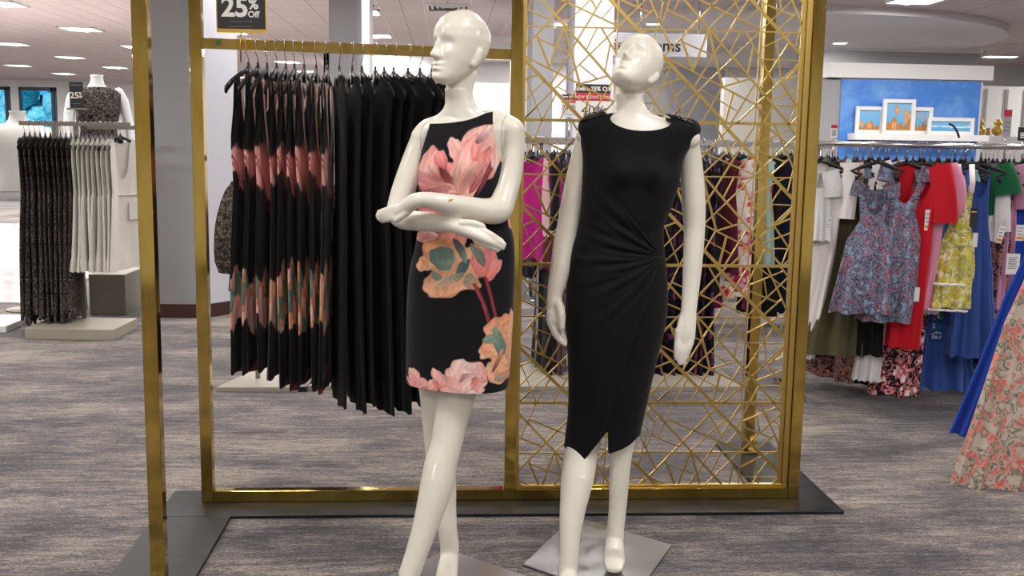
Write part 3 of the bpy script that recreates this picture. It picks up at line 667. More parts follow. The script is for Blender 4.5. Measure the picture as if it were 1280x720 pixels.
def surf(tab,th,z,yaw=0.,bust=None,off=0.,sq=.92):
    """body surface; th=0 right of the photo, th=-90deg front"""
    cx,cd,rx,ry=smooth_interp(tab,z)
    c,s=np.cos(th),np.sin(th); X=(rx+off)*np.sign(c)*np.abs(c)**sq; Y=(ry+off)*np.sign(s)*np.abs(s)**sq
    if bust is not None:
        for bx,bz,h,sx,sz in bust: Y=Y-np.where(s<0,1,0)*h*np.exp(-((X-bx)/sx)**2-((z-bz)/sz)**2)*np.clip(-s*2,0,1)
    return cx+X*math.cos(yaw)-Y*math.sin(yaw),cd+X*math.sin(yaw)+Y*math.cos(yaw),z
def head_mesh(mb,C,yaw,pitch,S=1.,roll=0.):
    """stylised smooth head. yaw>0 turns the face to the photo's left; pitch>0 lifts the chin"""
    nz,nt=120,144
    W=[(-.118,0),(-.114,.020),(-.104,.034),(-.09,.043),(-.07,.052),(-.045,.062),(-.01,.070),(.03,.0735),(.06,.071),(.085,.060),(.104,.043),(.115,.024),(.12,0)]
    Fr=[(-.118,.058),(-.112,.077),(-.104,.085),(-.09,.087),(-.07,.085),(-.045,.084),(-.01,.085),(.02,.090),(.05,.089),(.08,.074),(.1,.052),(.115,.018),(.12,-.01)]
    Bk=[(-.118,-.046),(-.112,-.030),(-.104,-.015),(-.09,.008),(-.07,.036),(-.045,.062),(-.01,.088),(.03,.100),(.06,.094),(.085,.074),(.104,.047),(.115,.026),(.12,.012)]
    zs=-.118+.238*(1-np.cos(np.linspace(0,PI,nz)))/2
    th=np.linspace(0,2*PI,nt,endpoint=False); rings=[]
    Rm=Matrix.Rotation(0,3,'Z')
    M=Matrix.Rotation(-yaw,3,'Z')@Matrix.Rotation(roll,3,'Y')@Matrix.Rotation(-pitch,3,'X')
    for z in zs[1:-1]:
        w=interp(W,z);f=interp(Fr,z);b=interp(Bk,z); ring=[]
        cy=(f-b)/2; hy=(f+b)/2
        for t in th:
            c,s=math.cos(t),math.sin(t); x=w*np.sign(c)*abs(c)**.92; y=cy+hy*s
            fr=max(0.,(y-cy)/max(hy,1e-4))
            if fr>0:
                g=lambda a,sa,bz,sb: math.exp(-((abs(x)-a)/sa)**2-((z-bz)/sb)**2)
                d=0.
                u=(z+.040)/.052                     # nose: 0 at the tip, 1 at the bridge
                if -.22<u<1.15:
                    hgt=.027*(1-max(u,0))**.8+.004 if u>=0 else .031*(1+u/.22)
                    if u>1: hgt=.004*(1.15-u)/.15
                    wd=.0070+.0070*math.exp(-((u)/.28)**2)
                    d+=max(hgt,0)*math.exp(-(x/wd)**2)
                d-=.0115*g(.030,.017,.003,.014)+.004*g(.014,.009,.004,.016)
                d+=.0030*g(.030,.013,.000,.009)
                d+=.0008*g(.03,.022,.024,.010)
                d+=.004*g(.042,.018,-.028,.016)
                d+=.0105*math.exp(-(x/.019)**2-((z+.0615)/.0052)**2)
                d+=.0115*math.exp(-(x/.017)**2-((z+.0755)/.0056)**2)
                d-=.0060*math.exp(-(x/.021)**2-((z+.0685)/.0024)**2)
                d-=.0045*math.exp(-(x/.015)**2-((z+.0855)/.005)**2)
                d-=.002*math.exp(-(x/.004)**2-((z+.055)/.006)**2)
                d+=.007*math.exp(-(x/.017)**2-((z+.099)/.010)**2)
                y+=d*min(1,fr*1.6)
            p=M@Vector((x,-y,z))*S
            ring.append((C[0]+p.x,C[1]+p.y,C[2]+p.z))
        rings.append(ring)
    mb.loft([[ (c2(p)) for p in r] for r in rings])
    for sg_ in (-1,1):      # ears: flat shells with a lobe
        m2=MB(); m2.ball((0,0,0),(.0065,.0145,.025),20,14); m2.ball((-.002,-.003,-.022),(.008,.012,.014),16,10)
        for i,(x,y,z) in enumerate(m2.v):
            q=Vector((x*sg_,y+.25*z,z)); q=Matrix.Rotation(-sg_*.35,3,'Z')@q; q+=Vector((sg_*.0695,.014,-.022)); q=M@q*S
            m2.v[i]=tuple(c2((C[0]+q.x,C[1]+q.y,C[2]+q.z)))
        mb.add(m2.v,m2.f)
def limb(mb,pts,n=24,up=None,cap=True):
    """pts: (px,py,D,r px[,flat]) in photo pixels at D metres"""
    P3=[];R3=[];F3=[]
    for q in pts:
        P3.append(Vector(P(q[0],q[1],q[2]))); R3.append(q[3]*q[2]/FOC*1.01); F3.append(q[4] if len(q)>4 else 1.)
    # resample with a Catmull-Rom spline
    N=len(P3); o=[];rr=[];ff=[]
    for i in range(N-1):
        p0,p1,p2,p3=P3[max(i-1,0)],P3[i],P3[i+1],P3[min(i+2,N-1)]
        for k in range(6):
            t=k/6; a=.5*((2*p1)+(p2-p0)*t+(2*p0-5*p1+4*p2-p3)*t*t+(3*p1-p0-3*p2+p3)*t**3)
            o.append(a); rr.append(R3[i]+(R3[i+1]-R3[i])*t); ff.append(F3[i]+(F3[i+1]-F3[i])*t)
    o.append(P3[-1]); rr.append(R3[-1]); ff.append(F3[-1])
    mb.tube(o,rr,n,ff,up=up,roundcap=True); return o
def body(name,mb,root,voxel=.0032):
    o=mb.obj(name,MANNE,root,True)
    m=o.modifiers.new('remesh','REMESH'); m.mode='VOXEL'; m.voxel_size=voxel; m.use_smooth_shade=True
    s=o.modifiers.new('smooth','SMOOTH'); s.iterations=4; s.factor=.5
    dg=bpy.context.evaluated_depsgraph_get(); me=bpy.data.meshes.new_from_object(o.evaluated_get(dg)); o.modifiers.clear(); o.data=me
    me.polygons.foreach_set('use_smooth',[True]*len(me.polygons)); 
    if not me.materials: me.materials.append(MANNE)
    return o
def bvh_of(o): 
    off=abs_loc(o); return BVHTree.FromPolygons([tuple(v.co+off) for v in o.data.vertices],[tuple(p.vertices) for p in o.data.polygons])
def on_surface(bvh,px,py,lift=0.):
    d=Vector(cam2w(ray(px,py))).normalized(); h=bvh.ray_cast(Vector(CAM),d,12)
    return None if h[0] is None else h[0]-d*lift
UPY=tuple(c2((0,1,0)))
def foot(mb,ank,ball,w=.036):
    """high-heel pose: sole nearly upright from the ankle down to the ball and toes (camera-floor coordinates)"""
    a=Vector(ank);b=Vector(ball); d=(b-a); t=Vector((d.x,d.y,0)).normalized() if Vector((d.x,d.y,0)).length>1e-4 else Vector((0,-1,0))
    pts=[a,a+d*.45+t*.012,b+Vector((0,0,.012)),b+t*.045+Vector((0,0,.004))]
    side=t.cross(Vector((0,0,1)))
    P3=[Vector(c2(p)) for p in pts]
    mb.tube(P3,[.028,.034,w,.026],20,[1.,.85,.55,.5],up=tuple((P3[3]-P3[0]).cross(Vector(c2(side))).normalized()),roundcap=True)
    heel=a+Vector((0,0,-.03))-t*.03
    mb.ball(tuple(c2(heel)),(.026,.03,.034),16,12)
# ---- first mannequin: folded arms, crossed legs
D1=3.15
T1=[(112,556,590,.050,.0),(128,557,594,.050,.0),(140,551,603,.050,.0),(148,540,622,.056,.005),(156,531,632,.066,.0),(170,528,632,.080,-.0),(190,529,627,.088,0),(212,527,626,.092,0),(240,529,628,.086,0),(275,530,632,.078,0),
    (305,522,637,.088,0),(335,516,639,.098,0),(370,513,638,.104,0),(410,513,636,.104,0),(445,518,630,.098,0)]
tab1=rings_from_px(T1,D1); yaw1=math.radians(-8)
zb=tab1[np.searchsorted(-tab1[:,0],0)-1,0] if False else P(575,208,D1)[2]
bust1=[(-.052,zb,.030,.042,.042),(.052,zb,.030,.042,.042)]
g1=G(555,742); root1=empty('mannequin',(P(560,600,D1)[0],P(560,600,D1)[1],0),0,'white bald mannequin with folded arms and crossed legs in a black floral sheath dress','mannequin')
mb=MB(); th=np.linspace(0,2*PI,64,endpoint=False)
zz=np.linspace(tab1[0,0],tab1[-1,0],70)
mb.loft([[c2((x,y,z)) for x,y,z in zip(*surf(tab1,th,np.full(64,z),yaw1,bust1))] for z in zz])
hc=Pc(575.5,61,3.13); head_mesh(mb,hc,math.radians(47),math.radians(7),.985)
limb(mb,[(578,92,3.15,17.5),(574,112,3.145,16.5),(574,130,3.145,17.5),(577,146,3.15,22)])
# shoulders and arms
limb(mb,[(556,160,D1+.01,17),(538,164,D1+.005,16),(528,172,D1,14.5)])
limb(mb,[(604,156,D1+.01,17),(622,156,D1+.005,17),(638,162,D1,15.5)])
limb(mb,[(529,170,3.15,13.5),(522,190,3.15,15),(512,217,3.14,15.2),(503,243,3.13,15),(497,264,3.11,13.5),(503,273,3.07,13),(520,276,3.02,12.5),(540,277.5,2.985,12.5),(560,279.5,2.965,11.5,.9),(576,284,2.955,12.5,.75),(594,291,2.955,14,.62),(610,298,2.96,13.5,.55),(621,303,2.965,10.5,.5),(628,306,2.97,6,.5)],up=(0,0,1) if False else None)
limb(mb,[(640,163,3.15,15.5),(640.5,189,3.15,15.3),(635,223,3.13,16.5),(628,248,3.10,17),(622,262,3.075,17.5),(606,263.5,3.03,15.5),(585,259.5,2.99,13.8),(565,256,2.955,13.2),(545,252,2.93,11.2),(530,249.5,2.925,9.6),(518,252,2.93,10),(505,259,2.95,11,.8),(490,267,2.97,10,.65),(479,269.5,2.985,7.5,.6)])
# fingers lie together at the end of each hand, the thumb along its edge
for k,(x0,y0,x1,y1) in enumerate(((600,287,627,301.5),(599,291,630,305.5),(598,296,628.5,309.5),(597,301,622,312.5))): limb(mb,[(x0,y0,2.95,5.2),((x0+x1)/2,(y0+y1)/2-.5,2.948,4.6),(x1,y1,2.957,3.4)],12)
limb(mb,[(577,279,2.94,5.5),(592,279.5,2.945,5),(604,283,2.95,3.6)],12)
for k,(x0,y0,x1,y1) in enumerate(((498,259,474,265.5),(497,263,472.5,269.5),(495,267.5,474,273),(493,271.5,478,276))): limb(mb,[(x0,y0,2.95,5.),((x0+x1)/2,(y0+y1)/2,2.955,4.5),(x1,y1,2.975,3.4)],12)
limb(mb,[(512,262,2.935,5.2),(503,270,2.935,4.6),(495,275.5,2.945,3.6)],12)
# legs
limb(mb,[(584,420,3.165,31),(579,455,3.155,28),(571,492,3.14,24),(563,530,3.12,21.3),(557.5,557,3.10,20),(551,580,3.08,21),(546.5,603,3.06,21.5),(540.5,627,3.04,19.7),(531,660,3.015,16.6),(520,693,2.99,14.4),(511.5,718,2.975,14)])
limb(mb,[(545,420,3.18,30),(545,455,3.20,27),(546,492,3.21,22),(549,540,3.22,20),(551,580,3.225,19),(553.5,615,3.225,17.5),(556,638,3.215,15),(559.5,662,3.2,12.4),(562,684,3.2,12.2),(561,704,3.19,12.2)])
a=Pc(511,722,2.975); b=(a[0]-.02,a[1]-.10,.022); foot(mb,a,b)
a=Pc(562,694,3.2); b=(a[0]-.005,a[1]-.075,.022); foot(mb,(a[0],a[1],max(a[2],.085)),b)
B1=body('mannequin_body',mb,root1); bv1=bvh_of(B1)
SEAM=mat('seam_grey','8b867b',.6)
def seam(pts,bvh,root,r=.0009):
    q=[on_surface(bvh,x,y,-.0002) for x,y in pts]; q=[p for p in q if p is not None]
    # densify with the surface
    if len(q)>2: MB().tube(q,r,6).obj('arm_seam',SEAM,root,True)
def bez(pts,n=24):
    t=np.linspace(0,1,n); P_=np.array(pts,float); m=len(P_)-1
    return [tuple(sum(math.comb(m,i)*(1-u)**(m-i)*u**i*P_[i] for i in range(m+1))) for u in t]
seam(bez([(639,137),(624,150),(624,172),(629,194)]),bv1,root1); seam(bez([(532,154),(524,162),(524,180),(528,196)]),bv1,root1)
def paint_print(U,Vv):
    """tulip print; U,Vv in print units (about 2.45 mm)"""
    n=len(U); out=np.tile(np.array(lin('0d0d12')),(n,1)); rg=np.random.default_rng(3)
    def petal(cx,cy,a,b,ang,c0,c1,edge=.75,wob=.08,seed=0,streak=.22):
        nonlocal out
        A=math.radians(ang); dx,dy=U-cx,Vv-cy; p=dx*math.cos(A)+dy*math.sin(A); q=-dx*math.sin(A)+dy*math.cos(A)
        phi=np.arctan2(q/b,p/a); r=np.hypot(p/a,q/b)/(1+wob*np.sin(3*phi+seed)+wob*.6*np.sin(7*phi+seed*2))
        ins=r<1; t=np.clip(p/a*.5+.5,0,1)
        sk=1+streak*.45*np.sin(q/b*4.3+1.5*np.sin(p/a*2.3+seed)+seed*3)+streak*.28*np.sin(q/b*9.7+p/a*3+seed)+streak*.25*np.sin(U*.9+Vv*.37+3*np.sin(Vv*.21+seed))
        c=(np.array(lin(c0))[None]*(1-t[:,None])+np.array(lin(c1))[None]*t[:,None])*sk[:,None]
        e=np.clip((r-.80)/.2,0,1); c=c*(1-e*(1-edge))[:,None]
        al=np.clip((1-r)/.05,0,1)[:,None]; out=np.where(ins[:,None],out*(1-al)+c*al,out)
    def line(pts,w,c):
        nonlocal out
        for (x0,y0),(x1,y1) in zip(pts[:-1],pts[1:]):
            L=math.hypot(x1-x0,y1-y0); t=np.clip(((U-x0)*(x1-x0)+(Vv-y0)*(y1-y0))/L/L,0,1); d=np.hypot(U-x0-t*(x1-x0),Vv-y0-t*(y1-y0)); m=d<w
            out[m]=(np.array(lin(c))[None]*(1.15-.5*np.abs(d[m]/w)[:,None]))
    P1,P2,P3_,DK,RD='e89a94','f4c4b8','d9736f','6d3542','b34a54'
    # left rose on the chest
    petal(552,226,30,24,0,P3_,P1,seed=1); petal(536,207,22,11,-65,P2,P1,seed=2); petal(533,228,18,10,20,'c98a92',P1,seed=3); petal(572,222,24,11,-60,P1,P2,seed=4); petal(553,205,15,8,-100,RD,P1,seed=5)
    petal(562,228,19,6,60,DK,P3_,seed=6,edge=.5); petal(545,218,17,6,70,P2,P3_,seed=7); petal(556,236,20,7,10,P1,P2,seed=8); petal(577,236,13,7,80,P3_,P2,seed=9); petal(548,240,18,5,-10,'8d5563',P1,seed=10,edge=.5)
    # large rose
    petal(596,200,44,26,-62,P1,P2,seed=11,wob=.05); petal(571,190,15,10,70,P2,P1,seed=12); petal(584,206,36,14,-72,P2,P1,seed=13,streak=.3); petal(606,184,26,12,-60,P3_,P2,seed=14); petal(612,200,34,12,-75,P1,P2,seed=15)
    petal(606,172,15,5,-50,'8d5563','f1cfc6',seed=16,edge=.5); petal(601,216,34,8,-66,P2,P3_,seed=17); petal(612,214,34,3.5,-64,DK,RD,seed=18,edge=.6); petal(620,196,20,6,-80,'f1cfc6',P1,seed=19); petal(590,234,16,7,-75,P2,P1,seed=20); petal(598,226,22,4,-60,RD,P1,seed=21)
    petal(580,226,20,8,-80,P1,P2,seed=22)
    # waist rose under the arms
    petal(560,270,40,14,5,P3_,P1,seed=23); petal(585,278,22,10,30,P1,P2,seed=24); petal(538,282,18,16,80,P1,P2,seed=25); petal(532,297,16,8,-8,P1,P2,seed=26); petal(555,290,14,7,20,DK,P1,seed=27); petal(640,245,9,44,0,P1,P2,seed=28)
    # peach and grey-green tulip
    OP,OP2,GN,GN2='e8a078','f0bd98','5d7d72','87998a'
    petal(556,322,28,30,20,OP,OP2,seed=30,wob=.12); petal(570,300,16,12,-40,OP,P1,seed=31); petal(585,330,26,30,80,OP2,OP,seed=32,wob=.14); petal(562,354,34,16,-12,OP,OP2,seed=33,wob=.12); petal(543,357,14,16,-70,OP2,OP,seed=34); petal(532,330,10,14,60,OP,OP2,seed=35)
    petal(553,323,17,15,15,GN,GN2,seed=36,edge=.95); petal(578,336,16,6,-60,GN,'4a5a60',seed=37,edge=.9); petal(576,313,17,5,62,'4a3a4a',GN2,seed=38,edge=.9); petal(560,350,22,6,-24,OP2,GN2,seed=39); petal(590,352,12,9,40,GN2,OP,seed=40,edge=.9); petal(545,345,8,5,30,GN2,GN2,seed=41,edge=.95)
    petal(606,325,24,17,75,P1,P3_,seed=42); petal(616,337,16,8,-60,P3_,P1,seed=43); petal(598,318,16,6,60,GN2,'6d6a68',seed=44,edge=.9); petal(604,300,14,10,-20,OP,OP2,seed=45)
    line([(593,355),(603,375),(610,397),(615,424)],2.3,'a3434b'); line([(607,347),(613,368),(618,390),(621,408)],2.0,'8e3640'); line([(597,358),(607,382),(612,405)],1.2,'7c2f36')
    # low right tulip
    petal(626,418,20,24,85,OP,OP2,seed=50,wob=.12); petal(618,432,24,12,-30,OP2,OP,seed=51); petal(630,455,26,15,70,OP,OP2,seed=52,wob=.12); petal(614,438,14,10,10,OP,OP2,seed=53); petal(622,468,18,14,30,OP2,OP,seed=54); petal(623,428,20,7,75,GN2,GN,seed=55,edge=.95); petal(612,424,9,6,0,GN2,GN2,seed=56); petal(632,402,9,8,0,OP,OP,seed=57); petal(640,440,6,50,0,OP2,P1,seed=58); petal(628,474,12,5,-20,GN2,OP,seed=59,edge=.95); petal(622,452,16,3,-65,'5a3038',OP,seed=60)
    # hem roses
    petal(583,476,27,23,15,'f3c3be','f6d5cc',seed=61,wob=.1); petal(573,462,17,12,-50,P2,'f6d5cc',seed=62); petal(594,466,17,14,30,'f6d5cc',P1,seed=63); petal(588,476,15,11,-20,'a35a70',P2,seed=64,edge=.6); petal(584,480,14,8,-40,P2,'f6d5cc',seed=65,edge=.5); petal(596,482,12,7,60,P3_,P2,seed=66); petal(560,483,18,13,40,P1,P2,seed=67); petal(547,474,14,8,60,P2,P1,seed=68); petal(523,486,20,11,25,P1,P2,seed=69); petal(515,475,12,8,70,P2,P1,seed=70); petal(534,490,14,6,-20,P3_,P1,seed=71); petal(540,486,7,12,0,P2,P3_,seed=72)
    return out
def worn_dress(name,root,tab,yaw,bust,nth,nz,ztop,zbot,side,parm,col=None,matl=None,ripple=None,sq=.92):
    """dress over a body table. ztop/zbot(theta,x0): limits. side(z): half width of front/back panel above the armpit level parm"""
    th=np.linspace(-PI,PI,nth,endpoint=False); vs=np.zeros((nz+1,nth,3)); drop=np.zeros((nz+1,nth),bool)
    cx0,_,rx0,_=smooth_interp(tab,np.full(nth,parm)); X0=rx0*np.cos(th)
    for i in range(nz+1):
        u=i/nz; zt=ztop(th,X0); zbm=zbot(th,X0); z=zbm+(zt-zbm)*u
        cx,cd,rx,ry=smooth_interp(tab,z); lim=np.clip(side(z)/rx,0.02,1.); cth=np.cos(th); over=(np.abs(cth)**sq>lim)&(z>parm)
        cc=np.sign(cth)*np.minimum(np.abs(cth),lim**(1/sq)); thc=np.where(over,np.arctan2(np.where(np.sin(th)<0,-1,1)*np.sqrt(np.clip(1-cc**2,0,1)),cc),th)
        drop[i]=over
        x,y,z=surf(tab,thc,z,yaw,bust,0.,sq)
        if ripple is not None: x,y=ripple(thc,x,y,z)
        vs[i,:,0],vs[i,:,1],vs[i,:,2]=x,y,z
    fs=[]
    for i in range(nz):
        for j in range(nth):
            k=(j+1)%nth
            a,b,c,d=(i,j),(i,k),(i+1,k),(i+1,j)
            fr=[np.sin(th[q[1]])<0 for q in (a,b)]
            if drop[i,j] and drop[i,k] and drop[i+1,k] and drop[i+1,j]: continue
            fs.append((i*nth+j,i*nth+k,(i+1)*nth+k,(i+1)*nth+j))
    flat=vs.reshape(-1,3); W_=np.array([c2(p) for p in flat]); mb=MB(); mb.add(W_,fs,None if col is None else col(flat,np.tile(np.sin(th)<0,nz+1)))
    o=mb.obj(name,matl,root,True); s=o.modifiers.new('thickness','SOLIDIFY'); s.thickness=.0016; s.offset=1.; return o
zpx=lambda y,D=D1-.09,x=575: Pc(x,y,D)[2]
K1=[(130,537,622,.068,0),(142,535,625,.068,0),(156,529,633,.079,0),(170,527,633,.092,0),(190,526,630,.099,0),(212,522,629,.102,0),(240,521,631,.098,0),(272,524,636,.094,0),(300,521,642,.101,0),(340,512,643,.112,0),(380,509,641.5,.118,0),(420,508,639.5,.118,0),(455,508,637,.116,0),(500,509,633,.112,0)]
tk1=rings_from_px(K1,D1)
def front_x(px,py,D=D1-.08): return Pc(px,py,D)[0]
cx1=np.interp(0,[0],[0])
xl,xr=front_x(537,152),front_x(613,142)
def ztop1(th,X0):
    fr=np.sin(th)<0; x=tk1c+X0
    zl,zr=zpx(154.5,x=540),zpx(141,x=612)
    t=np.clip((x-xl)/(xr-xl),-.3,1.3); zf=zl+(zr-zl)*t-.010*np.sin(PI*np.clip(t,0,1))
    return np.where(fr,zf,zf-.01)
tk1c=smooth_interp(tk1,np.array([zpx(200)]))[0][0]
zleft,zright=front_x(536,160),front_x(612,160)
def side1(z):
    t=np.clip((zpx(146)-z)/(zpx(146)-zpx(205)),0,1); return .094+(.128-.094)*t**1.6
def zbot1(th,X0): return np.full(len(th),zpx(489.5,D1-.1))+.004*np.sin(th*2)+np.where(np.sin(th)<0,0,.012)
sU=FOC/3.065
xc575=front_x(575,330,3.05)
def col1(flat,front):
    U=575+(flat[:,0]-xc575)*sU*1.0+ (flat[:,2]-zpx(330,3.05))*sU*.016; Vv=330-(flat[:,2]-zpx(330,3.05))*sU*.985+(U-575)*.016
    out=paint_print(U,Vv); back=flat[:,1]>D1+.03; out[back]=paint_print(1180-U[back],Vv[back]) if back.any() else out[back]
    return out
def rip1(th,x,y,z): return x,y-.0015*np.sin(z*60+th*3)*np.exp(-((z-zpx(285))/.06)**2)
dr1=worn_dress('sheath_dress',root1,tk1,yaw1,bust1,520,560,ztop1,zbot1,side1,zpx(205),col1,VF,rip1); dr1['label']='black knee-length sheath dress printed with pink and peach tulips'
# shoulder straps with slider
q=[on_surface(bv1,x,y,.002) for x,y in ((612,144),(613.5,141),(615.5,138),(618,135.5),(621,133.5))]; q=[p for p in q if p]
PINKS=mat('pink_strap','d99a93',.7)
if len(q)>2: 
    MB().tube(q+[q[-1]+Vector((.004,.03,-.004))],.0055,8,.3,up=(0,-.5,1)).obj('strap',PINKS,dr1,True); c=q[-2]; MB().tube([c+Vector((.007*math.cos(t),.0,.004+.005*math.sin(t))) for t in np.linspace(0,2*PI,14)],.0011,6).obj('strap_slider',CHROME,dr1,True)
# chipped mark on the forearm
c=on_surface(bv1,564,250,.0004)
if c: 
    pts=[on_surface(bv1,564+dx,250+dy,.0006) for dx,dy in ((-4,1),(-2,-1.5),(1,-1),(3,-2.2),(1.6,.8),(0,2),(-2.5,2.4))]
    if all(pts): MB().add(pts,[tuple(range(len(pts)))]).obj('chipped_spot',mat('ochre_chip','b98a4c',.7),root1)
PLATE1=[G(558,690),None,None,None]
def base(name_root,corners,zt=.008,m=STEEL):
    mb=MB(); mb.loft([[(c[0],c[1],z) for c in corners] for z in (0.0,zt)]); return mb.obj('base_plate',m,name_root,bevel=.0015)
bk=G(560,689)[:2]; ex=np.array(cam2w((1,0,0)))[:2]; ey=np.array(cam2w((0,1,0)))[:2]
def rot2(v,a): return np.array([v[0]*math.cos(a)-v[1]*math.sin(a),v[0]*math.sin(a)+v[1]*math.cos(a)])
e1=rot2(ex,math.radians(-38))*.40; e2=rot2(ex,math.radians(-128))*.40
base(root1,[bk,bk+e2,bk+e1+e2,bk+e1])
# ---- second mannequin: chin lifted, arms by the sides, black wrap dress
D2=3.36
T2=[(118,768,804,.050,0),(132,768,806,.050,0),(143,762,818,.052,0),(150,748,842,.058,0),(158,734,858,.066,0),(175,733,856,.082,0),(200,731,850,.090,0),(225,732,848,.094,0),(255,733,838,.088,0),(285,733,826,.080,0),(310,722,828,.086,0),(345,716,829,.100,0),(385,713,828,.106,0),(420,715,824,.104,0),(450,720,815,.098,0)]
tab2=rings_from_px(T2,D2); yaw2=math.radians(4); zb2=P(790,215,D2)[2]
bust2=[(-.052,zb2,.028,.044,.044),(.052,zb2,.028,.044,.044)]
root2=empty('mannequin',(P(770,700,3.3)[0],P(770,700,3.3)[1],0),0,'white bald mannequin with lifted chin and lowered arms in a plain black wrap dress','mannequin')
mb=MB(); zz=np.linspace(tab2[0,0],tab2[-1,0],70)
mb.loft([[c2((x,y,z)) for x,y,z in zip(*surf(tab2,th,np.full(64,z),yaw2,bust2))] for z in zz]) if False else None
th64=np.linspace(0,2*PI,64,endpoint=False)
mb.loft([[c2((x,y,z)) for x,y,z in zip(*surf(tab2,th64,np.full(64,z),yaw2,bust2))] for z in zz])
hc=Pc(795.5,85,3.35); head_mesh(mb,hc,math.radians(29),math.radians(39),.98,math.radians(5))
limb(mb,[(797,92,3.385,18),(789,112,3.375,18),(786,130,3.365,18.2),(788,146,3.365,23)])
limb(mb,[(762,164,D2+.01,17),(745,163,D2+.005,16),(734,170,D2,14)])
limb(mb,[(832,164,D2+.01,17),(850,164,D2,16),(861,174,D2,14)])
limb(mb,[(733,170,3.37,13),(729,195,3.38,14.5),(722,225,3.39,15),(716,255,3.39,14.8),(710,285,3.38,14),(705,310,3.365,14),(701,335,3.345,13.2),(696,356,3.33,11.2),(693.5,370,3.32,9.6,.9),(693.5,384,3.315,10.2,1.),(695,400,3.31,10.3,1.1)])
for (a_,b_,c_,d_,e_,f_,dd) in ((689,402,697,420,706.5,430.5,0),(692,402,699.5,419,707,428,.014),(695,402,701.5,417,707,425,.027),(698,401,703,414,706,421,.038)): limb(mb,[(a_,b_-10,3.30+dd,6),(a_,b_,3.30+dd,6),(c_,d_,3.295+dd,5),(e_,f_,3.29+dd,3)],12)
limb(mb,[(699,382,3.295,6.5),(701.5,396,3.285,6),(702,410,3.28,4)],12)
limb(mb,[(860,176,3.37,13),(863.5,200,3.38,13.6),(865.5,228,3.385,14.6),(867.3,256,3.385,14.6),(868,285,3.38,13.2),(867,310,3.37,12.6),(865.5,335,3.36,11.8),(862.8,368,3.345,10.4,.85),(861,388,3.335,9.8,.75),(859.5,402,3.33,11,.7),(857,418,3.325,12.5,.6),(855,430,3.325,12,.55)])
for (x0,y0,x1,y1) in ((863.5,422,857.5,446),(858.5,424,854,453),(853,424,850,453.5),(848.5,422,846,447.5)): limb(mb,[(x0,y0-8,3.322,5.4),(x0,y0,3.322,5.4),((x0+x1)/2-.3,(y0+y1)/2,3.316,5.),(x1,y1,3.318,3.6)],12)
limb(mb,[(853.5,398,3.33,5.5),(850.5,410,3.322,5),(849,424,3.32,4)],12)
limb(mb,[(744,410,3.37,32),(741,450,3.37,28),(737,500,3.36,24),(731.5,540,3.35,22.5),(725.5,575,3.315,21.3),(721.5,600,3.28,21.2),(716,635,3.24,17),(713,665,3.21,13.8),(711.5,690,3.19,12.4),(709.5,712,3.18,13)])
limb(mb,[(797,410,3.36,32),(792,450,3.36,29),(786,500,3.355,20),(778,545,3.34,17.5),(776,570,3.335,14.2),(774,600,3.33,12.8),(772,635,3.33,11.4),(769.5,660,3.325,11.2),(768,680,3.315,11.8)])
a=Pc(709.5,716,3.18); b=(a[0],a[1]-.085,.022); foot(mb,a,b)
a=Pc(768,672,3.32); b=Pc(767.5,704,3.27); b=(b[0],b[1],.026); foot(mb,(a[0],a[1],a[2]),b,.037)
B2=body('mannequin_body',mb,root2); bv2=bvh_of(B2)
Lc,Bc,Rc=G(653.5,708)[:2],G(717,647.5)[:2],G(840,683.5)[:2]; base(root2,[Lc,Lc+Rc-Bc,Rc,Bc])
D2f=D2-.09
zq2=lambda y,x=775,D=D2f: Pc(x,y,D)[2]
xq2=lambda px,py,D=D2f: Pc(px,py,D)[0]
K2=[(132,752,845,.066,0),(142,742,852,.068,0),(150,727,870,.076,0),(158,723,876,.084,0),(175,725,868,.094,0),(200,728,853,.100,0),(225,728,849,.104,0),(255,727,840,.102,0),(285,724,829,.096,0),(311,715,830,.098,0),(340,710.5,833,.112,0),(375,707.5,834,.120,0),(400,707,832,.122,0),(430,709,825,.120,0),(480,711,813,.112,0),(520,710,804,.104,0),(560,705,796,.098,0),(585,705,793,.095,0)]
tk2=rings_from_px(K2,D2); tk2c=smooth_interp(tk2,np.array([zq2(175)]))[0][0]
xn0,xn1=xq2(766,140),xq2(834,146)
xmid=(xn0+xn1)/2; hwn=(xn1-xn0)/2; zmid=zq2(141)
def ztop2(th,X0):
    fr=np.sin(th)<0; x=tk2c+X0; u=np.abs(x-xmid)/hwn
    scoop=-(np.where(fr,.055,.018))*np.sqrt(np.clip(1-u**2,0,1)); sl=-(np.clip(u-1,0,9))*hwn*.20
    return zmid+np.where(u<1,scoop,sl)
def zbot2(th,X0):
    x=tk2b+X0b(th); fr=np.sin(th)<0
    px=775+(x-xq2(775,560,D2-.09))*FOC/(D2-.09)*.99
    y=np.interp(px,[704,712,726,733,742,751,752.5,758,759.5,775,786,797],[566,573,579,569,553,538,538,566,567,562,557,549])
    z=zq2(560)-(y-560)/FOC*(D2-.09)*1.0
    return np.where(fr,z,zq2(552))
tk2b=smooth_interp(tk2,np.array([zq2(560)]))[0][0]; _rxb=smooth_interp(tk2,np.array([zq2(560)]))[2][0]
X0b=lambda th:_rxb*np.sign(np.cos(th))*np.abs(np.cos(th))**.92
xf,zf=xq2(830,322),zq2(322)
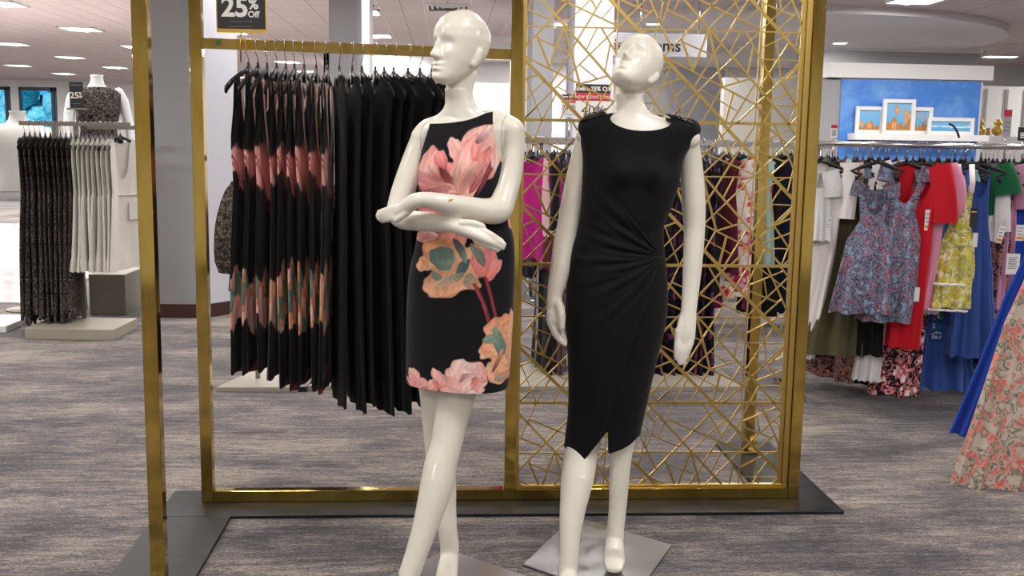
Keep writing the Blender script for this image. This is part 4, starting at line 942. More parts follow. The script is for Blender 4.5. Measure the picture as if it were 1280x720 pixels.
def rip2(th,x,y,z):
    fr=(np.sin(th)<.25)
    dx,dz=x-xf,z-zf; rr=np.hypot(dx,dz); an=np.arctan2(dz,-dx)
    amp=.0042*np.exp(-((rr-.12)/.13)**2)*np.clip((rr-.005)/.03,0,1)
    w=np.where(an<.9,1,0)*np.where(an>-1.15,1,0)
    y=y-fr*w*amp*(np.sin(an*24+rr*9)+.5*np.sin(an*41-rr*14))
    # wrap edge from the gather down to the slit
    x1,z1=xq2(752,538),zq2(538); t=np.clip((zf-z)/(zf-z1),0,1.25); xe=xf+(x1-xf)*t**.82
    y=y-fr*(z<zf)*.0055*np.clip((xe-x)/.004+.5,0,1)
    y=y-fr*.0015*np.sin(z*90+x*20)*np.exp(-((z-zq2(285))/.05)**2)
    return x,y
def side2(z): t=np.clip((zq2(160)-z)/(zq2(160)-zq2(215)),0,1); return .215-(.215-.163)*t**.8
BLKD=cloth('black_jersey','08080a',.8,.05,var=.3)
dr2=worn_dress('wrap_dress',root2,tk2,yaw2,bust2,520,420,ztop2,zbot2,side2,zq2(222),None,BLKD,rip2); dr2['label']='black sleeveless midi dress gathered at one hip with a front slit'
# epaulette bands with linked metal trim
bvd=BVHTree.FromPolygons([tuple(v.co+root2.location) for v in dr2.data.vertices],[tuple(p.vertices) for p in dr2.data.polygons])
GUN=mat('gunmetal_links','77787c',.22,1.); SATIN=mat('black_satin','050506',.3)
for pts in ([(768,138.5),(757,141),(744,145),(731,149),(721,153)],[(834,146.5),(845,149),(857,154),(868,161),(875,172)]):
    q=[]
    for x,y in pts:
        p=on_surface(bvd,x,y+5,.004)
        if p is None: p=on_surface(bvd,x,y+9,.004)
        if p is not None: q.append(p+Vector((0,.03,.012)))
    if len(q)>2:
        e=MB().tube(q,.027,14,.30,up=(0,-.2,1),roundcap=True).obj('epaulette',SATIN,dr2,True)
        mb=MB()
        for k in range(len(q)-1):
            for u in (.25,.75):
                c=q[k].lerp(q[k+1],u)+Vector((0,-.012,.006)); dv_=(q[k+1]-q[k]).normalized(); s_=Vector((0,-.9,.4)).normalized()
                mb.tube([c+Vector((0,-.012,.006))+dv_*.010*math.cos(t)+s_*.006*math.sin(t) for t in np.linspace(0,2*PI,12)],.0016,6)
        mb.obj('chain_trim',GUN,e,True)
# ================================================================== OTHER RACKS
RZC=-YAW                                    # local X of a thing that squarely faces the visitor
def bar_rack(name,label,x0,x1,y,z,r=.014,square=False,m=CHROME,feet=True,depth=.5):
    rk=empty(name,((x0+x1)/2,y,0),0,label,'clothing rack')
    if square: MB().box((x0,y-.015,z-.035),(x1,y+.015,z)).obj('rail',m,rk,bevel=.001)
    else: MB().tube([(x0,y,z-r),(x1,y,z-r)],r,16).obj('rail',m,rk,True)
    for x in (x0+.12,x1-.12):
        MB().tube([(x,y,.03),(x,y,z-r*1.5)],.013,12).obj('upright',m,rk,True)
        if feet: MB().box((x-.015,y-depth/2,0),(x+.015,y+depth/2,.03)).obj('foot',m,rk,bevel=.003)
    return rk
def rg(name,label,cat,px,ytop,yhem,D,wsh,whem,yaw,m,group=None,z0=-.12,lean=0.,neck=(.08,.10,.04),slope=.34,sleeves=None,folds=(6,.012),th=.026,waist=None,tab=False,seed=None,tiers=None,straps=None,style='round',zbar=None,nt=72,ns=44,col=None,topfn=None,hem=None,hangerw=None):
    s=D/FOC; p=P(px,ytop,D); L=(yhem-ytop)*s*1.0; cy=max(.3,math.cos(math.radians(yaw)))
    hs=wsh*s/2/cy; hh=whem*s/2/cy; zroot=p[2]-z0
    if zbar is not None: zroot=zbar; z0=min(-.10,p[2]-zbar)
    o=empty(name,(p[0],p[1],zroot),RZC+math.radians(yaw),label,cat,group)
    hw=[(0,hs),(.12,hs*.94),(.3,(waist or .85)*hs),(.45,hs*.5+hh*.45),(1,hh)]
    g=garment_mesh(L,hw,th,neck,slope,folds,seed if seed is not None else int(px*7+D*11),lean/cy,z0,nt,ns,hem,sleeves,straps,tiers=tiers,hemwave=.004,col=col,topfn=topfn)
    g.obj('garment_body',m,o,True,world=False); add_hanger(o,hangerw or max(.2,min(.42,hs*2*.95)),tab,style); return o
def paper_tag(par,px,py,D,w,h,lines=3,m=PAPER,orange=False,tilt=0.):
    """swing tag hanging on a garment"""
    s=D/FOC; p=Vector(P(px,py,D)); M=Matrix.Rotation(-par.rotation_euler.z,4,'Z')@Matrix.Translation(p-par.location)@Matrix.Rotation(RZC,4,'Z')@Matrix.Rotation(math.radians(tilt),4,'Y')
    W_,H_=w*s/2,h*s/2; mb=MB().box((-W_,-.0006,-H_),(W_,.0006,H_),M); t=mb.obj('price_tag',m,par,world=False)
    mb=MB()
    for k in range(lines): z=H_*.6-k*(H_*1.2/max(1,lines)); mb.box((-W_*.7,-.0011,z-H_*.045),(W_*(.7-.3*(k%2)),-.0007,z+H_*.045),M)
    mb.obj('tag_print',GREYINK if m is PAPER else WINK,t,world=False)
    if orange: MB().box((-W_*.8,-.0012,-H_*.8),(W_*.8,-.0007,-H_*.5),M).obj('tag_sticker',mat('orange_sticker','e08a2a',.6) if 'orange_sticker' not in bpy.data.materials else bpy.data.materials['orange_sticker'],t,world=False)
    MB().tube([M@Vector((0,0,H_)),M@Vector((.002,.004,H_+.03))],.0008,4).obj('tag_string',INK,t,world=False)
# ---------------- left rack: dark print long dresses and cream rompers
LACE=print_mat('dark_squiggle_print',[(.30,'0b0908'),(.49,'0e0b0a'),(.53,'8d8078'),(.57,'0d0a0a'),(.66,'0c0a0a'),(.69,'5d4d49'),(.72,'0c0a0a')],26,'noise',dist=2.2)
CREAM=cloth('cream_twill','dad6ce',.85,.2,var=.15); CREAM2=cloth('cream_knit','e3e1dd',.9,.2)
a=G(31,424);b=G(142,426);c=G(172,410.5); dvec=c-b
lrk=empty('clothing_rack',((a[0]+b[0])/2,(a[1]+b[1])/2+.3,0),0,'nickel rail rack on a thick beige plinth holding dark print dresses and cream rompers','clothing rack')
MB().loft([[(q[0],q[1],z) for q in (a,b,b+dvec,a+dvec)] for z in (0,.078)]).obj('plinth',BEIGE,lrk,bevel=.004)
YL=a[1]+.42; zl=V(90,152,YL)[2]
xl0,xl1=V(24,150,YL)[0],V(166,156,YL)[0]
MB().box((xl0,YL-.013,zl-.032),(xl1-.02,YL+.013,zl)).obj('rail',NICKEL,lrk,bevel=.001)
MB().box((xl0+.4,YL+.22,zl-.05),(xl1+.04,YL+.245,zl-.02)).obj('rail',NICKEL,lrk,bevel=.001)
for px in (68,95): x=V(px,160,YL)[0]; MB().box((x-.016,YL-.012,.078),(x+.016,YL+.012,zl-.032)).obj('upright',NICKEL,lrk)
for k,px in enumerate(np.linspace(30,88,10)):
    x=V(px,152,YL)[0]; va=math.atan2(x,YL); rl=-12-(4 if k<3 else 0)
    o=empty('dark_print_dress',(x,YL,zl),PI/2-(va-math.radians(rl)),'%s long dark squiggle-print dress counting from the outer rail end'%ORD[k],'dress','dark print long dresses on the far rack')
    garment_mesh(1.30+.05*math.sin(k*2.1),[(0,.19),(.1,.17),(.3,.14),(.5,.19),(1,.26)],.019,(.09,.1,.04),.45,(6,.008),60+k,nt=64,ns=40,hemwave=.02,z0=-.11).obj('dress_body',LACE,o,True,world=False); add_hanger(o,.36,True,'square')
for k,px in enumerate(np.linspace(95,150,10)):
    x=V(px,154,YL)[0]; va=math.atan2(x,YL); rl=-14-(42 if k==9 else 0)
    o=empty('cream_romper',(x,YL,zl),PI/2-(va-math.radians(rl)),'%s sleeveless cream romper counting from the dark print dresses'%ORD[k],'romper','cream rompers on the far rack')
    g=garment_mesh(.96,[(0,.19),(.08,.165),(.2,.175),(.42,.15),(.44,.165),(.7,.20),(1,.235)],.015,(.075,.30,.04),.4,(5,.006),80+k,nt=64,ns=40,hemwave=.004,z0=-.11,tiers=(.44,.9))
    g.obj('romper_body',CREAM,o,True,world=False)
    if k==9:
        for sx in (-1,1): MB().box((sx*.085-.05,-.024,-.11-.60),(sx*.085+.05,-.017,-.11-.47)).obj('pocket',CREAM,o,world=False,bevel=.003)
        MB().tube([(x_,-.019-.004*math.cos(x_*9),-.11-.415) for x_ in np.linspace(-.14,.14,14)],.006,8).obj('waist_seam',CREAM,o,True,world=False)
    if True:
        pass; add_hanger(o,.36,True,'square')
# plinths
def px_box(name,label,cat,pl,pr,ybot,h,depth,m,grp=None):
    a=G(pl,ybot);b=G(pr,ybot); y=(a[1]+b[1])/2
    return tag(MB().box((a[0],y,0),(b[0],y+depth,h)).obj(name,m,bevel=.006),label,cat,grp)
px_box('display_plinth','dark taupe display block behind the cream rompers','plinth',112,158,394,.33,.75,TAUPE)
px_box('display_plinth','low white block on the floor by the aisle edge','plinth',-60,8,416,.05,.5,WHITE)
# headless forms
def form(name,label,px,D,yneck,yhip,shw,topm,yaw,arms,zbase,matb=MANNEW):
    s=D/FOC; pn=Pc(px,yneck,D); r=empty(name,(P(px,yneck,D)[0],P(px,yneck,D)[1],zbase),0,label,'mannequin')
    z=pn[2]; hs=shw*s/2; cx=pn[0]
    prof=[(0,.045,.045),(.015,.05,.048),(-.05,.052,.05),(-.085,.075,.055),(-.11,.15,.07),(-.14,.178,.085),(-.2,.165,.10),(-.3,.155,.11),(-.42,.125,.09),(-.5,.135,.095),(-.62,.17,.105),(-.7,.172,.1)]
    prof=sorted(prof); k=hs/.178
    def ring(zz,rx,ry,off=0.):
        c,s_=math.cos(yaw),math.sin(yaw); out=[]
        for t in np.linspace(0,2*PI,40,endpoint=False):
            X=(rx*k+off)*math.cos(t);Y=(ry*k+off)*math.sin(t); out.append(c2((cx+X*c-Y*s_,D+X*s_+Y*c,z+zz*1.)))
        return out
    mb=MB().loft([ring(*q) for q in prof])
    for sg_ in ((-1,1) if arms else ()):
        pts=[(sg_*.16*k,0,-.125),(sg_*.195*k,.0,-.2),(sg_*.22*k,0,-.32),(sg_*.235*k,-.02,-.42),(sg_*.23*k,-.08,-.6)]
        mb.tube([c2((cx+x*math.cos(yaw)-y*math.sin(yaw),D+x*math.sin(yaw)+y*math.cos(yaw),z+zz)) for x,y,zz in pts],[.045,.046,.042,.038,.03],16,roundcap=True)
    mb.obj('mannequin_body',matb,r,True)
    pf=[q for q in prof if -.62<=q[0]<=-.085]
    mb=MB().loft([ring(q[0],q[1],q[2],.012) for q in pf],False)
    mb.obj('top',topm,r,True)
    MB().tube([(r.location.x,r.location.y,zbase),(r.location.x,r.location.y,z-.6)],.014,12).obj('pole',NICKEL,r,True); MB().lathe([(.16,zbase),(.16,zbase+.01),(.02,zbase+.02)],(r.location.x,r.location.y,0),32).obj('base_plate',NICKEL,r,True)
    return r
f1=form('torso_form','headless white display form in a sleeveless black lace top beyond the rail rack',121,8.75,96,150,55,LACE,math.radians(35),True,.33)
f2=form('torso_form','headless white display form wearing a cream sweater beside the far rack',22,8.3,141,200,72,CREAM2,math.radians(20),False,0.)
x2,y2,z2=f2.location.x,f2.location.y,P(22,141,8.3)[2]
for sg_ in (-1,1): MB().tube([(x2+sg_*.19,y2,z2-.13),(x2+sg_*.25,y2-.02,z2-.3),(x2+sg_*.29,y2-.05,z2-.55),(x2+sg_*.27,y2-.1,z2-.85),(x2+sg_*.25,y2-.12,z2-1.05)],[.06,.07,.075,.08,.06],16,.8).obj('sleeve',CREAM2,f2,True)
# far 25% Off sign on its stem
Ys=YL+.02; sx0,sx1=V(87,120,Ys)[0],V(104,120,Ys)[0]; z0_,z1_=V(95,135,Ys)[2],V(95,102.5,Ys)[2]
s2=empty('sale_sign',((sx0+sx1)/2,Ys,zl),0,'small black 25% Off card standing over the nickel rail rack','sign')
MB().box((sx0,Ys,z0_),(sx1,Ys+.004,z1_)).obj('sign_card',BLACKP,s2); MB().box((sx0-.02,Ys-.012,z0_-.012),(sx1+.02,Ys+.014,z0_)).obj('holder',NICKEL,s2); MB().tube([((sx0+sx1)/2,Ys,zl),((sx0+sx1)/2,Ys,z0_-.01)],.008,8).obj('clip_stem',NICKEL,s2,True)
LM=Matrix.Translation(-Vector(s2.location))
mx_=(sx0+sx1)/2; zm=(z0_+z1_)/2
for s_,dx,dz,size in (('25',-.014,-.004,.062),('%',.027,.009,.03),('Off',.027,-.013,.018)): text('lettering',s_,size,WINK,s2,LM@facing((mx_+dx,Ys-.001,zm+dz)),.0015)
MB().box((sx0+.012,Ys-.0012,z1_-.026),(sx1-.012,Ys-.0002,z1_-.018)).box((sx0+.02,Ys-.0012,z0_+.03),(sx1-.02,Ys-.0002,z0_+.033)).obj('fine_print',GREYINK,s2)
# ---------------- racks behind the lattice
MAG=cloth('magenta_crepe','b8137e',.7); WINE=cloth('wine_crepe','5a1226',.8); MAUVE=cloth('mauve_lace','5a434a',.9); BROWN=cloth('brown_rib','35211f',.85); NAVY=cloth('navy_crepe','141a38',.8); BLKC=cloth('soft_black','100f12',.9,.05); TEAL=cloth('pale_teal','a5c2bd',.85); PINKC=cloth('pale_pink','e8c2c4',.85)
PURP=print_mat('purple_print',[(.30,'0f0c14'),(.55,'14101a'),(.66,'3c1f45'),(.73,'93406f'),(.78,'28305e'),(.86,'120e16')],16); PURP2=print_mat('plum_print',[(.35,'150e14'),(.55,'1b1118'),(.68,'5c2436'),(.8,'2a1626')],20)
PKFL=print_mat('pink_rose_print',[(.18,'f4ece8'),(.36,'f1dcd8'),(.44,'d8487c'),(.55,'c2265e'),(.62,'f0986c'),(.72,'f6efe9')],13); GREYP=print_mat('grey_lace_print',[(.3,'26262c'),(.5,'4b4a50'),(.7,'8b8a90')],26)
YB=6.25; zb_=P(780,173,YB)[2]
xb0,xb1=X_at(652,175,YB),X_at(912,178,YB)
bar_rack('clothing_rack','chrome rack of dark evening dresses directly behind the brass lattice',xb0,xb1,YB,zb_,square=True,feet=False)
bk_=bpy.data.objects['clothing_rack.002'] if 'clothing_rack.002' in bpy.data.objects else None
a=G(640,488);b=G(928,490.5); yb=(a[1]+b[1])/2
MB().box((a[0],yb,0),(b[0],yb+.62,.03)).obj('plinth',BEIGE,bk_,bevel=.003)
spec=[(662,MAG,320,'magenta dress',9),(672,PINKC,290,'pale pink blouse',-12),(678,WINE,330,'wine red dress',-20),(684,BLKC,460,'soft black gown',-30),(697,MAUVE,470,'mauve lace gown',-38),(708,MAUVE,474,'deep mauve lace gown',-42),(720,BROWN,440,'brown ribbed dress',-30),(734,BLKC,470,'plain black gown',-30),(750,PURP2,470,'plum print gown',-30),(768,BLKC,470,'black crepe gown',-30),(786,PURP,474,'purple splash print gown',-30),(804,NAVY,470,'navy gown',-30),(820,PURP,470,'dark gown with purple sprays',-28),(838,PURP,478,'black gown with violet brush print',-30),(852,PURP,480,'black gown with magenta swirls',-36),(866,PURP,476,'night purple print gown',-32),(879,PURP2,478,'deep plum patterned gown',-36),(893,PURP,474,'dark patterned gown',-42)]
for k,(px,m,hem,d,yw) in enumerate(spec):
    p=P(px,190,YB/ca+ (px-640)/1280*YB*0)
    x=X_at(px,176,YB); L=(hem-192)*YB/FOC
    o=empty('evening_dress',(x,YB,zb_),math.radians(yw-52),'%s behind the lattice, %s from the central post'%(d,ORD[k]),'dress','evening dresses behind the brass lattice')
    garment_mesh(L,[(0,.19),(.1,.17),(.3,.14),(.5,.18),(1,.22)],.021,(.08,.12,.04),.4,(6,.008),120+k,nt=60,ns=36,hemwave=.01,sleeves=(.4,.05,.05,.2,'') if k%3==0 else None,z0=-.115).obj('dress_body',m,o,True,world=False); add_hanger(o,.38,True,'square')
YB2=7.9; zb2_=P(960,177,YB2)[2]
bar_rack('clothing_rack','second chrome rack farther behind the lattice with a pink rose dress',X_at(872,176,YB2),X_at(1042,178,YB2),YB2,zb2_,square=True)
spec=[(884,BLKC,370,'black sheath','-'),(905,WINE,340,'crimson tunic dress',0),(925,PKFL,372,'rose print dress with magenta sides',0),(948,TEAL,330,'pale teal top',0),(957,BLKC,395,'black long gown',0),(972,BROWN,300,'dark maroon knit jacket',0),(990,BROWN,318,'dark brown ribbed jacket',0),(978,NAVY,388,'navy gown under the jackets',0),(1000,GREYP,392,'grey lace gown',0),(1012,BLKC,396,'black gown next to the outer post',0)]
for k,(px,m,hem,d,yw) in enumerate(spec):
    x=X_at(px,178,YB2); L=(hem-193)*YB2/FOC; front=m in (PKFL,BROWN)
    o=empty('evening_dress',(x,YB2-(.12 if front else 0)*0,zb2_),math.radians(-18 if front else -60),'%s on the farther rail behind the lattice'%d,'dress','dresses on the farther lattice rail')
    wd=.21 if front else .19
    garment_mesh(L,[(0,wd),(.1,.18),(.3,.15),(.5,.18),(1,.21)],.024,(.08,.12,.04),.4,(6,.01),150+k,nt=60,ns=36,hemwave=.01,z0=-.115,sleeves=(.5,.06,.055,.2,'') if m in (BROWN,) else None).obj('dress_body',m,o,True,world=False); add_hanger(o,.38,True,'square')
    if m is PKFL:
        for sx in (-1,1): MB().tube([(sx*.2,0,-.15),(sx*.235,0,-.35),(sx*.2,.01,-.62),(sx*.14,.03,-1.32)],[.03,.05,.05,.07],14,.5,up=(0,1,0)).obj('side_panel',MAG,o,True,world=False)
YB3=9.3; zb3_=P(840,178,YB3)[2]
bar_rack('clothing_rack','long chrome rack of dark dresses in the last row behind the lattice',X_at(650,178,YB3),X_at(1042,182,YB3),YB3,zb3_,square=True)
o0=None; pal=[BLKC,PURP2,GREYP,BROWN,NAVY,PURP,BLKC,MAUVE]
for k,px in enumerate(np.arange(655,1040,9.5)):
    x=X_at(px,178,YB3)
    o=empty('dark_long_dress',(x,YB3,zb3_),math.radians(-62+10*math.sin(k*1.7)),'dark dress in the last row of the lattice racks','dress','dark dresses in the last row behind the lattice')
    if k<8: garment_mesh(1.12,[(0,.19),(.2,.18),(1,.2)],.022,(.08,.1,.04),.4,(6,.008),200+k,nt=40,ns=20,z0=-.115).obj('blouse_body',pal[k%8],o,True,world=False); protos=globals().setdefault('protos',[]); protos.append(o.children[0].data)
    else:
        c=bpy.data.objects.new('blouse_body',protos[k%8]); COL.objects.link(c); c.parent=o
    add_hanger(o,.38,True,'square')
# sale boards behind the lattice
def board(label,pl,pt,pr_,pb,D,lines,price,size,top=True,extra=None):
    p0=P(pl,pt,D);p1=P(pr_,pb,D); y=(p0[1]+p1[1])/2; x0,x1=p0[0],p1[0]; z1,z0=p0[2],p1[2]
    r=empty('price_board',((x0+x1)/2,y,z0-.22),0,label,'sign'); MB().box((x0,y,z0),(x1,y+.004,z1)).obj('sign_card',PAPER,r)
    hh=z1-z0; MB().box((x0,y-.001,z1-hh*.19),(x1,y,z1)).obj('black_band',BLACKP,r); MB().box((x0,y-.001,z1-hh*.36),(x1,y,z1-hh*.195)).obj('red_band',REDP,r)
    LMx=Matrix.Translation(-Vector(r.location)); xm=(x0+x1)/2
    text('lettering',lines[0],(x1-x0)*.17,WINK,r,LMx@facing((xm,y-.0015,z1-hh*.1)),.001); text('lettering',lines[1],(x1-x0)*.12,WINK,r,LMx@facing((xm,y-.0015,z1-hh*.28)))
    text('lettering',price,size,INK,r,LMx@facing((xm+(.0 if extra is None else extra),y-.0015,z0+hh*.42)))
    MB().box((x0+(x1-x0)*.2,y-.001,z0+hh*.12),(x0+(x1-x0)*.8,y,z0+hh*.14)).obj('fine_print',GREYINK,r)
    MB().tube([(xm,y+.002,z0-.2),(xm,y+.002,z0)],.006,8).obj('clip_stem',CHROME,r,True)
board('white price board with black and red bands reading Extra 25% Off',720,105,762,163,6.4,('Extra 25% Off','NEW REDUCTIONS'),'40%',.085)
board('smaller price board ending in 9.99 beside the Extra 25% Off board',702,118,722,147,7.2,('Extra 25% Off','REDUCED'),'79.99',.046)
# hanging fitting room sign
p0=P(800,44,12.);p1=P(883,72,12.); y=p1[1]
r=empty('hanging_sign',((p0[0]+p1[0])/2,y,p1[2]),0,'pale hanging sign with black lettering ending in oms above the lattice','sign')
MB().box((p0[0]-.6,y,p1[2]),(p1[0],y+.05,p0[2]+.02)).obj('sign_panel',LAV,r,bevel=.004)
pt=P(828,59,12.); 
MB().tube([(p0[0],y+.02,p0[2]),(p0[0],y+.02,H-.1)],.01,8).obj('hanger_rod',CHROME,r,True); MB().tube([(p1[0]-.1,y+.02,p0[2]),(p1[0]-.1,y+.02,H-.1)],.01,8).obj('hanger_rod',CHROME,r,True)
text('lettering','Fitting rooms',.19,INK,r,Matrix.Translation(-Vector(r.location))@facing((P(851,59.5,12.)[0],y-.002,P(851,58.5,12.)[2])),.002,align='RIGHT')
# ---------------- right hand rack
WHT=cloth('white_cotton','efecec',.85,.2); WHT2=cloth('cool_white_linen','dcdde0',.85); OLV=cloth('olive_satin','55513a',.6,.1,var=.25); RED=cloth('scarlet_crepe','c81428',.75); PNK=cloth('candy_pink','e59ab8',.85); BLU=cloth('cornflower_knit','4f78bf',.85); TEA=cloth('aqua_linen','8fb8bd',.85); DEN=cloth('denim_blue_cotton','35539b',.85,var=.2); GRN=cloth('green_lace','125a38',.8); ROY=cloth('royal_blue_crepe','1740a8',.75); LBL=cloth('light_blue','a9c6e4',.85); MPK=cloth('mauve_pink','c98fae',.8); MAROON=cloth('maroon_crepe','7d1422',.8)
GFL=print_mat('blue_grey_jacquard',[(.15,'9dadc9'),(.30,'7d8aa3'),(.37,'2f3442'),(.46,'8794ad'),(.55,'474b5b'),(.62,'9a5f76'),(.68,'b4889a'),(.74,'3a3f4e'),(.82,'93a4bf'),(.95,'5b6377')],26,dist=3.)
YFL=print_mat('yellow_lemon_print',[(.15,'e6dc74'),(.38,'d8c840'),(.48,'f0eeda'),(.58,'e2d35a'),(.68,'8f9a80'),(.8,'cfc246')],30); PAIS=print_mat('navy_paisley_print',[(.2,'1c1830'),(.4,'2a2038'),(.48,'b98a5c'),(.56,'5d2f44'),(.66,'d08e94'),(.76,'3d3a52'),(.9,'c48c4e')],38,dist=3.)
BPF=print_mat('black_pink_blossom_print',[(.18,'f0e9e6'),(.34,'e08a94'),(.42,'d8606e'),(.47,'17131a'),(.62,'100e12'),(.70,'e7a0a4'),(.8,'141217')],30,dist=1.6); BLP=print_mat('blue_leaf_print',[(.3,'1c4f9a'),(.45,'2b66b4'),(.55,'e8f0ee'),(.63,'10307a'),(.72,'2f7f5c'),(.85,'1d4c9c')],30,dist=2.); BFL=print_mat('beige_rose_print',[(.2,'c9bcae'),(.4,'bdb0a2'),(.47,'5a6450'),(.55,'c6b8aa'),(.65,'cf5f58'),(.74,'e39a8e'),(.85,'8b8878')],22,dist=3.)
DR=5.55
zr=P(1140,178,DR)[2]; pL=P(1026,180,DR); pR=P(1330,185,DR)
rr=empty('clothing_rack',((pL[0]+pR[0])/2,(pL[1]+pR[1])/2,0),0,'crowded double chrome rack of colourful summer dresses under the blue mural','clothing rack')
for dd in (-.16,0,.42):
    a_=P(1015,180,DR+dd); b_=P(1350,180,DR+dd)
    MB().tube([(a_[0],a_[1],zr-.0145),(b_[0],b_[1],zr-.0145)],.0143,14).obj('rail',CHROME,rr,True)
for px_ in (1012,1352):
    a_=P(px_,180,DR-.18); b_=P(px_,180,DR+.44); MB().tube([(a_[0],a_[1],zr-.0145),(b_[0],b_[1],zr-.0145)],.012,10).obj('cross_rail',CHROME,rr,True)
for px_ in (1012,1352):
    q_=P(px_,180,DR+.2); MB().tube([(q_[0],q_[1],.03),(q_[0],q_[1],zr-.02)],.013,10).obj('upright',CHROME,rr,True); MB().box((q_[0]-.02,q_[1]-.12,0),(q_[0]+.02,q_[1]+.35,.03)).obj('foot',CHROME,rr)
LAB=lambda t:t
E_=[]
def R(*a,**k):
    a=list(a); D=a[6]-DR; a[6]=DR+(-.16 if D<-.07 else (0 if D<.3 else .42)); k['zbar']=zr
    o=rg(*a,**k); E_.append(o); return o
# behind: a full second row, mostly collars and hems
pal2=[(BLKC,'black'),(MAROON,'maroon'),(PAIS,'paisley'),(NAVY,'navy'),(WHT2,'white'),(BLKC,'jet black'),(GREYP,'grey lace'),(PNK,'pink'),(BLP,'blue leaf print'),(BLKC,'plain black'),(MAROON,'deep red'),(NAVY,'dark navy')]
for k,px in enumerate(np.arange(1026,1290,10.5)):
    m,nm=pal2[k%12]
    R('hanging_dress','%s back-row dress, %s from the outer brass post'%(nm,ORD[k]),'dress',px,196+.016*(px-1026),[440,420,470,455,430,476,450,400,470,480,462,474][k%12],DR+.42,26,40,-58+9*math.sin(k*2.3),m,'dresses in the back row of the colourful rack',folds=(6,.014),z0=-.12,nt=48,ns=26,hangerw=.36,tab=True)
F='front dresses on the colourful rack'
def RF(name,label,cat,*a,**k): return R(name,label,cat,*a,group=F,**k)
RF('hanging_dress','black gown between the olive dress and the blue-grey jacquard dresses','dress',1090,205,445,DR+.1,30,44,-40,BLKC)
RF('hanging_dress','pale pink and white sleeved blouse half hidden by the outer brass post','dress',1026,212,300,DR+.25,26,34,-20,WHT2,sleeves=(.14,.05,.05,.3,''))
o=RF('hanging_dress','long white button dress leaning beside the outer brass post','dress',1043,197,450,DR+.0,36,36,-32,WHT,lean=-.12,sleeves=(.30,.05,.045,.12,''),folds=(5,.01)); paper_tag(o,1036,281,DR-.12,5,20,4,tilt=6)
o=RF('hanging_dress','ivory blouse with short sleeves beside the olive satin dress','dress',1086,197,310,DR,30,26,-25,WHT,sleeves=(.20,.055,.05,.3,''),folds=(5,.008))
o=RF('hanging_dress','long olive satin dress with bow straps','dress',1070,222,447,DR+.0,38,78,-12,OLV,lean=-.08,straps=(.045,.03,(.3,.3,.3)),neck=(.04,.09,.03),folds=(6,.014),z0=-.25)
MB().tube([(-.05,-.01,-.11),(-.04,-.02,-.2),(-.06,-.015,-.26)],.012,8,.5).tube([(.02,-.01,-.11),(.03,-.02,-.19),(.02,-.015,-.25)],.012,8,.5).obj('bow_strap',mat('rose_beige_satin','a88a80',.5),o,True,world=False)
RF('hanging_dress','light blue cotton top peeking over the blue-grey jacquard dress','dress',1107,195,260,DR+.05,26,26,-25,LBL,sleeves=(.1,.05,.05,.3,''))
RF('hanging_dress','pale grey ribbed skirt dress hanging lower behind the scarlet dress','dress',1104,300,480,DR+.12,24,32,-20,WHT2,folds=(9,.01),lean=-.04,z0=-.55)
RF('hanging_dress','black dress with pink and white blossoms reaching nearly to the floor','dress',1142,300,500,DR+.0,44,60,-12,BPF,folds=(6,.014),z0=-.55,lean=-.05)
RF('hanging_dress','scarlet dress behind the blue-grey jacquard dresses','dress',1120,200,432,DR+.02,36,64,-12,RED,folds=(4,.008))
o=RF('hanging_dress','sleeveless blue-grey jacquard dress, the one nearer the olive dress','dress',1096,226,392,DR-.10,40,76,-10,GFL,folds=(5,.018),waist=.72,lean=-.04,sleeves=(.07,.045,.04,.3,''),th=.045,neck=(.07,.18,.05),slope=.5)
o=RF('hanging_dress','sleeveless blue-grey jacquard dress overlapping the scarlet dress','dress',1133,206,403,DR-.2,46,70,-8,GFL,folds=(5,.02),waist=.74,lean=-.05,sleeves=(.07,.045,.04,.3,''),th=.05,neck=(.07,.2,.05),slope=.5)
o=RF('hanging_dress','scarlet V-neck dress in front of the candy pink dress','dress',1155,200,436,DR-.15,36,34,-30,RED,neck=(.06,.2,.05),sleeves=(.3,.06,.06,.3,''),lean=-.03,folds=(4,.008)); paper_tag(o,1160,275,DR-.2,8,26,3,orange=True); paper_tag(o,1146,368,DR-.2,7,18,0)
o=RF('hanging_dress','candy pink puff-sleeve dress with white lace hem','dress',1174,199,384,DR-.08,28,30,-30,PNK,sleeves=(.27,.045,.058,.30,'puff'),lean=-.06)
MB().tube([(-.19,0,-.02),(-.19,0,-.06)],.001,3).obj('lace_hem',WHT,o,world=False) if False else None
o=RF('hanging_dress','white lace-edged slip showing under the candy pink dress','dress',1161,340,392,DR-.06,24,28,-25,WHT,z0=-.75,folds=(9,.006))
o=RF('hanging_dress','cornflower blue long-sleeved knit dress','dress',1186,210,350,DR-.03,26,24,-32,BLU,sleeves=(.40,.06,.045,.25,''))
o=RF('hanging_dress','aqua linen short-sleeved dress','dress',1192,212,380,DR+.08,30,30,-30,TEA,sleeves=(.25,.06,.06,.25,''))
o=RF('hanging_dress','blue and green leaf-print dress below the yellow lemon dress','dress',1196,330,426,DR+.06,44,64,-10,BLP,z0=-.7,folds=(7,.012))
o=RF('hanging_dress','tiered denim-blue skirt dress behind the yellow lemon dress','dress',1190,340,490,DR+.14,50,62,-10,DEN,z0=-.75,folds=(8,.014),tiers=(.55,.8))
o=RF('hanging_dress','yellow lemon-print sundress with white trim bands','dress',1204,236,386,DR-.16,24,56,-12,YFL,waist=1.,straps=(.03,.06,(.9,.9,.9)),neck=(.03,.03,.02),folds=(6,.014),z0=-.3,lean=-.02)
mb=MB(); ss=(DR-.16)/FOC; zs_=P(1204,236,DR-.16)[2]-zr
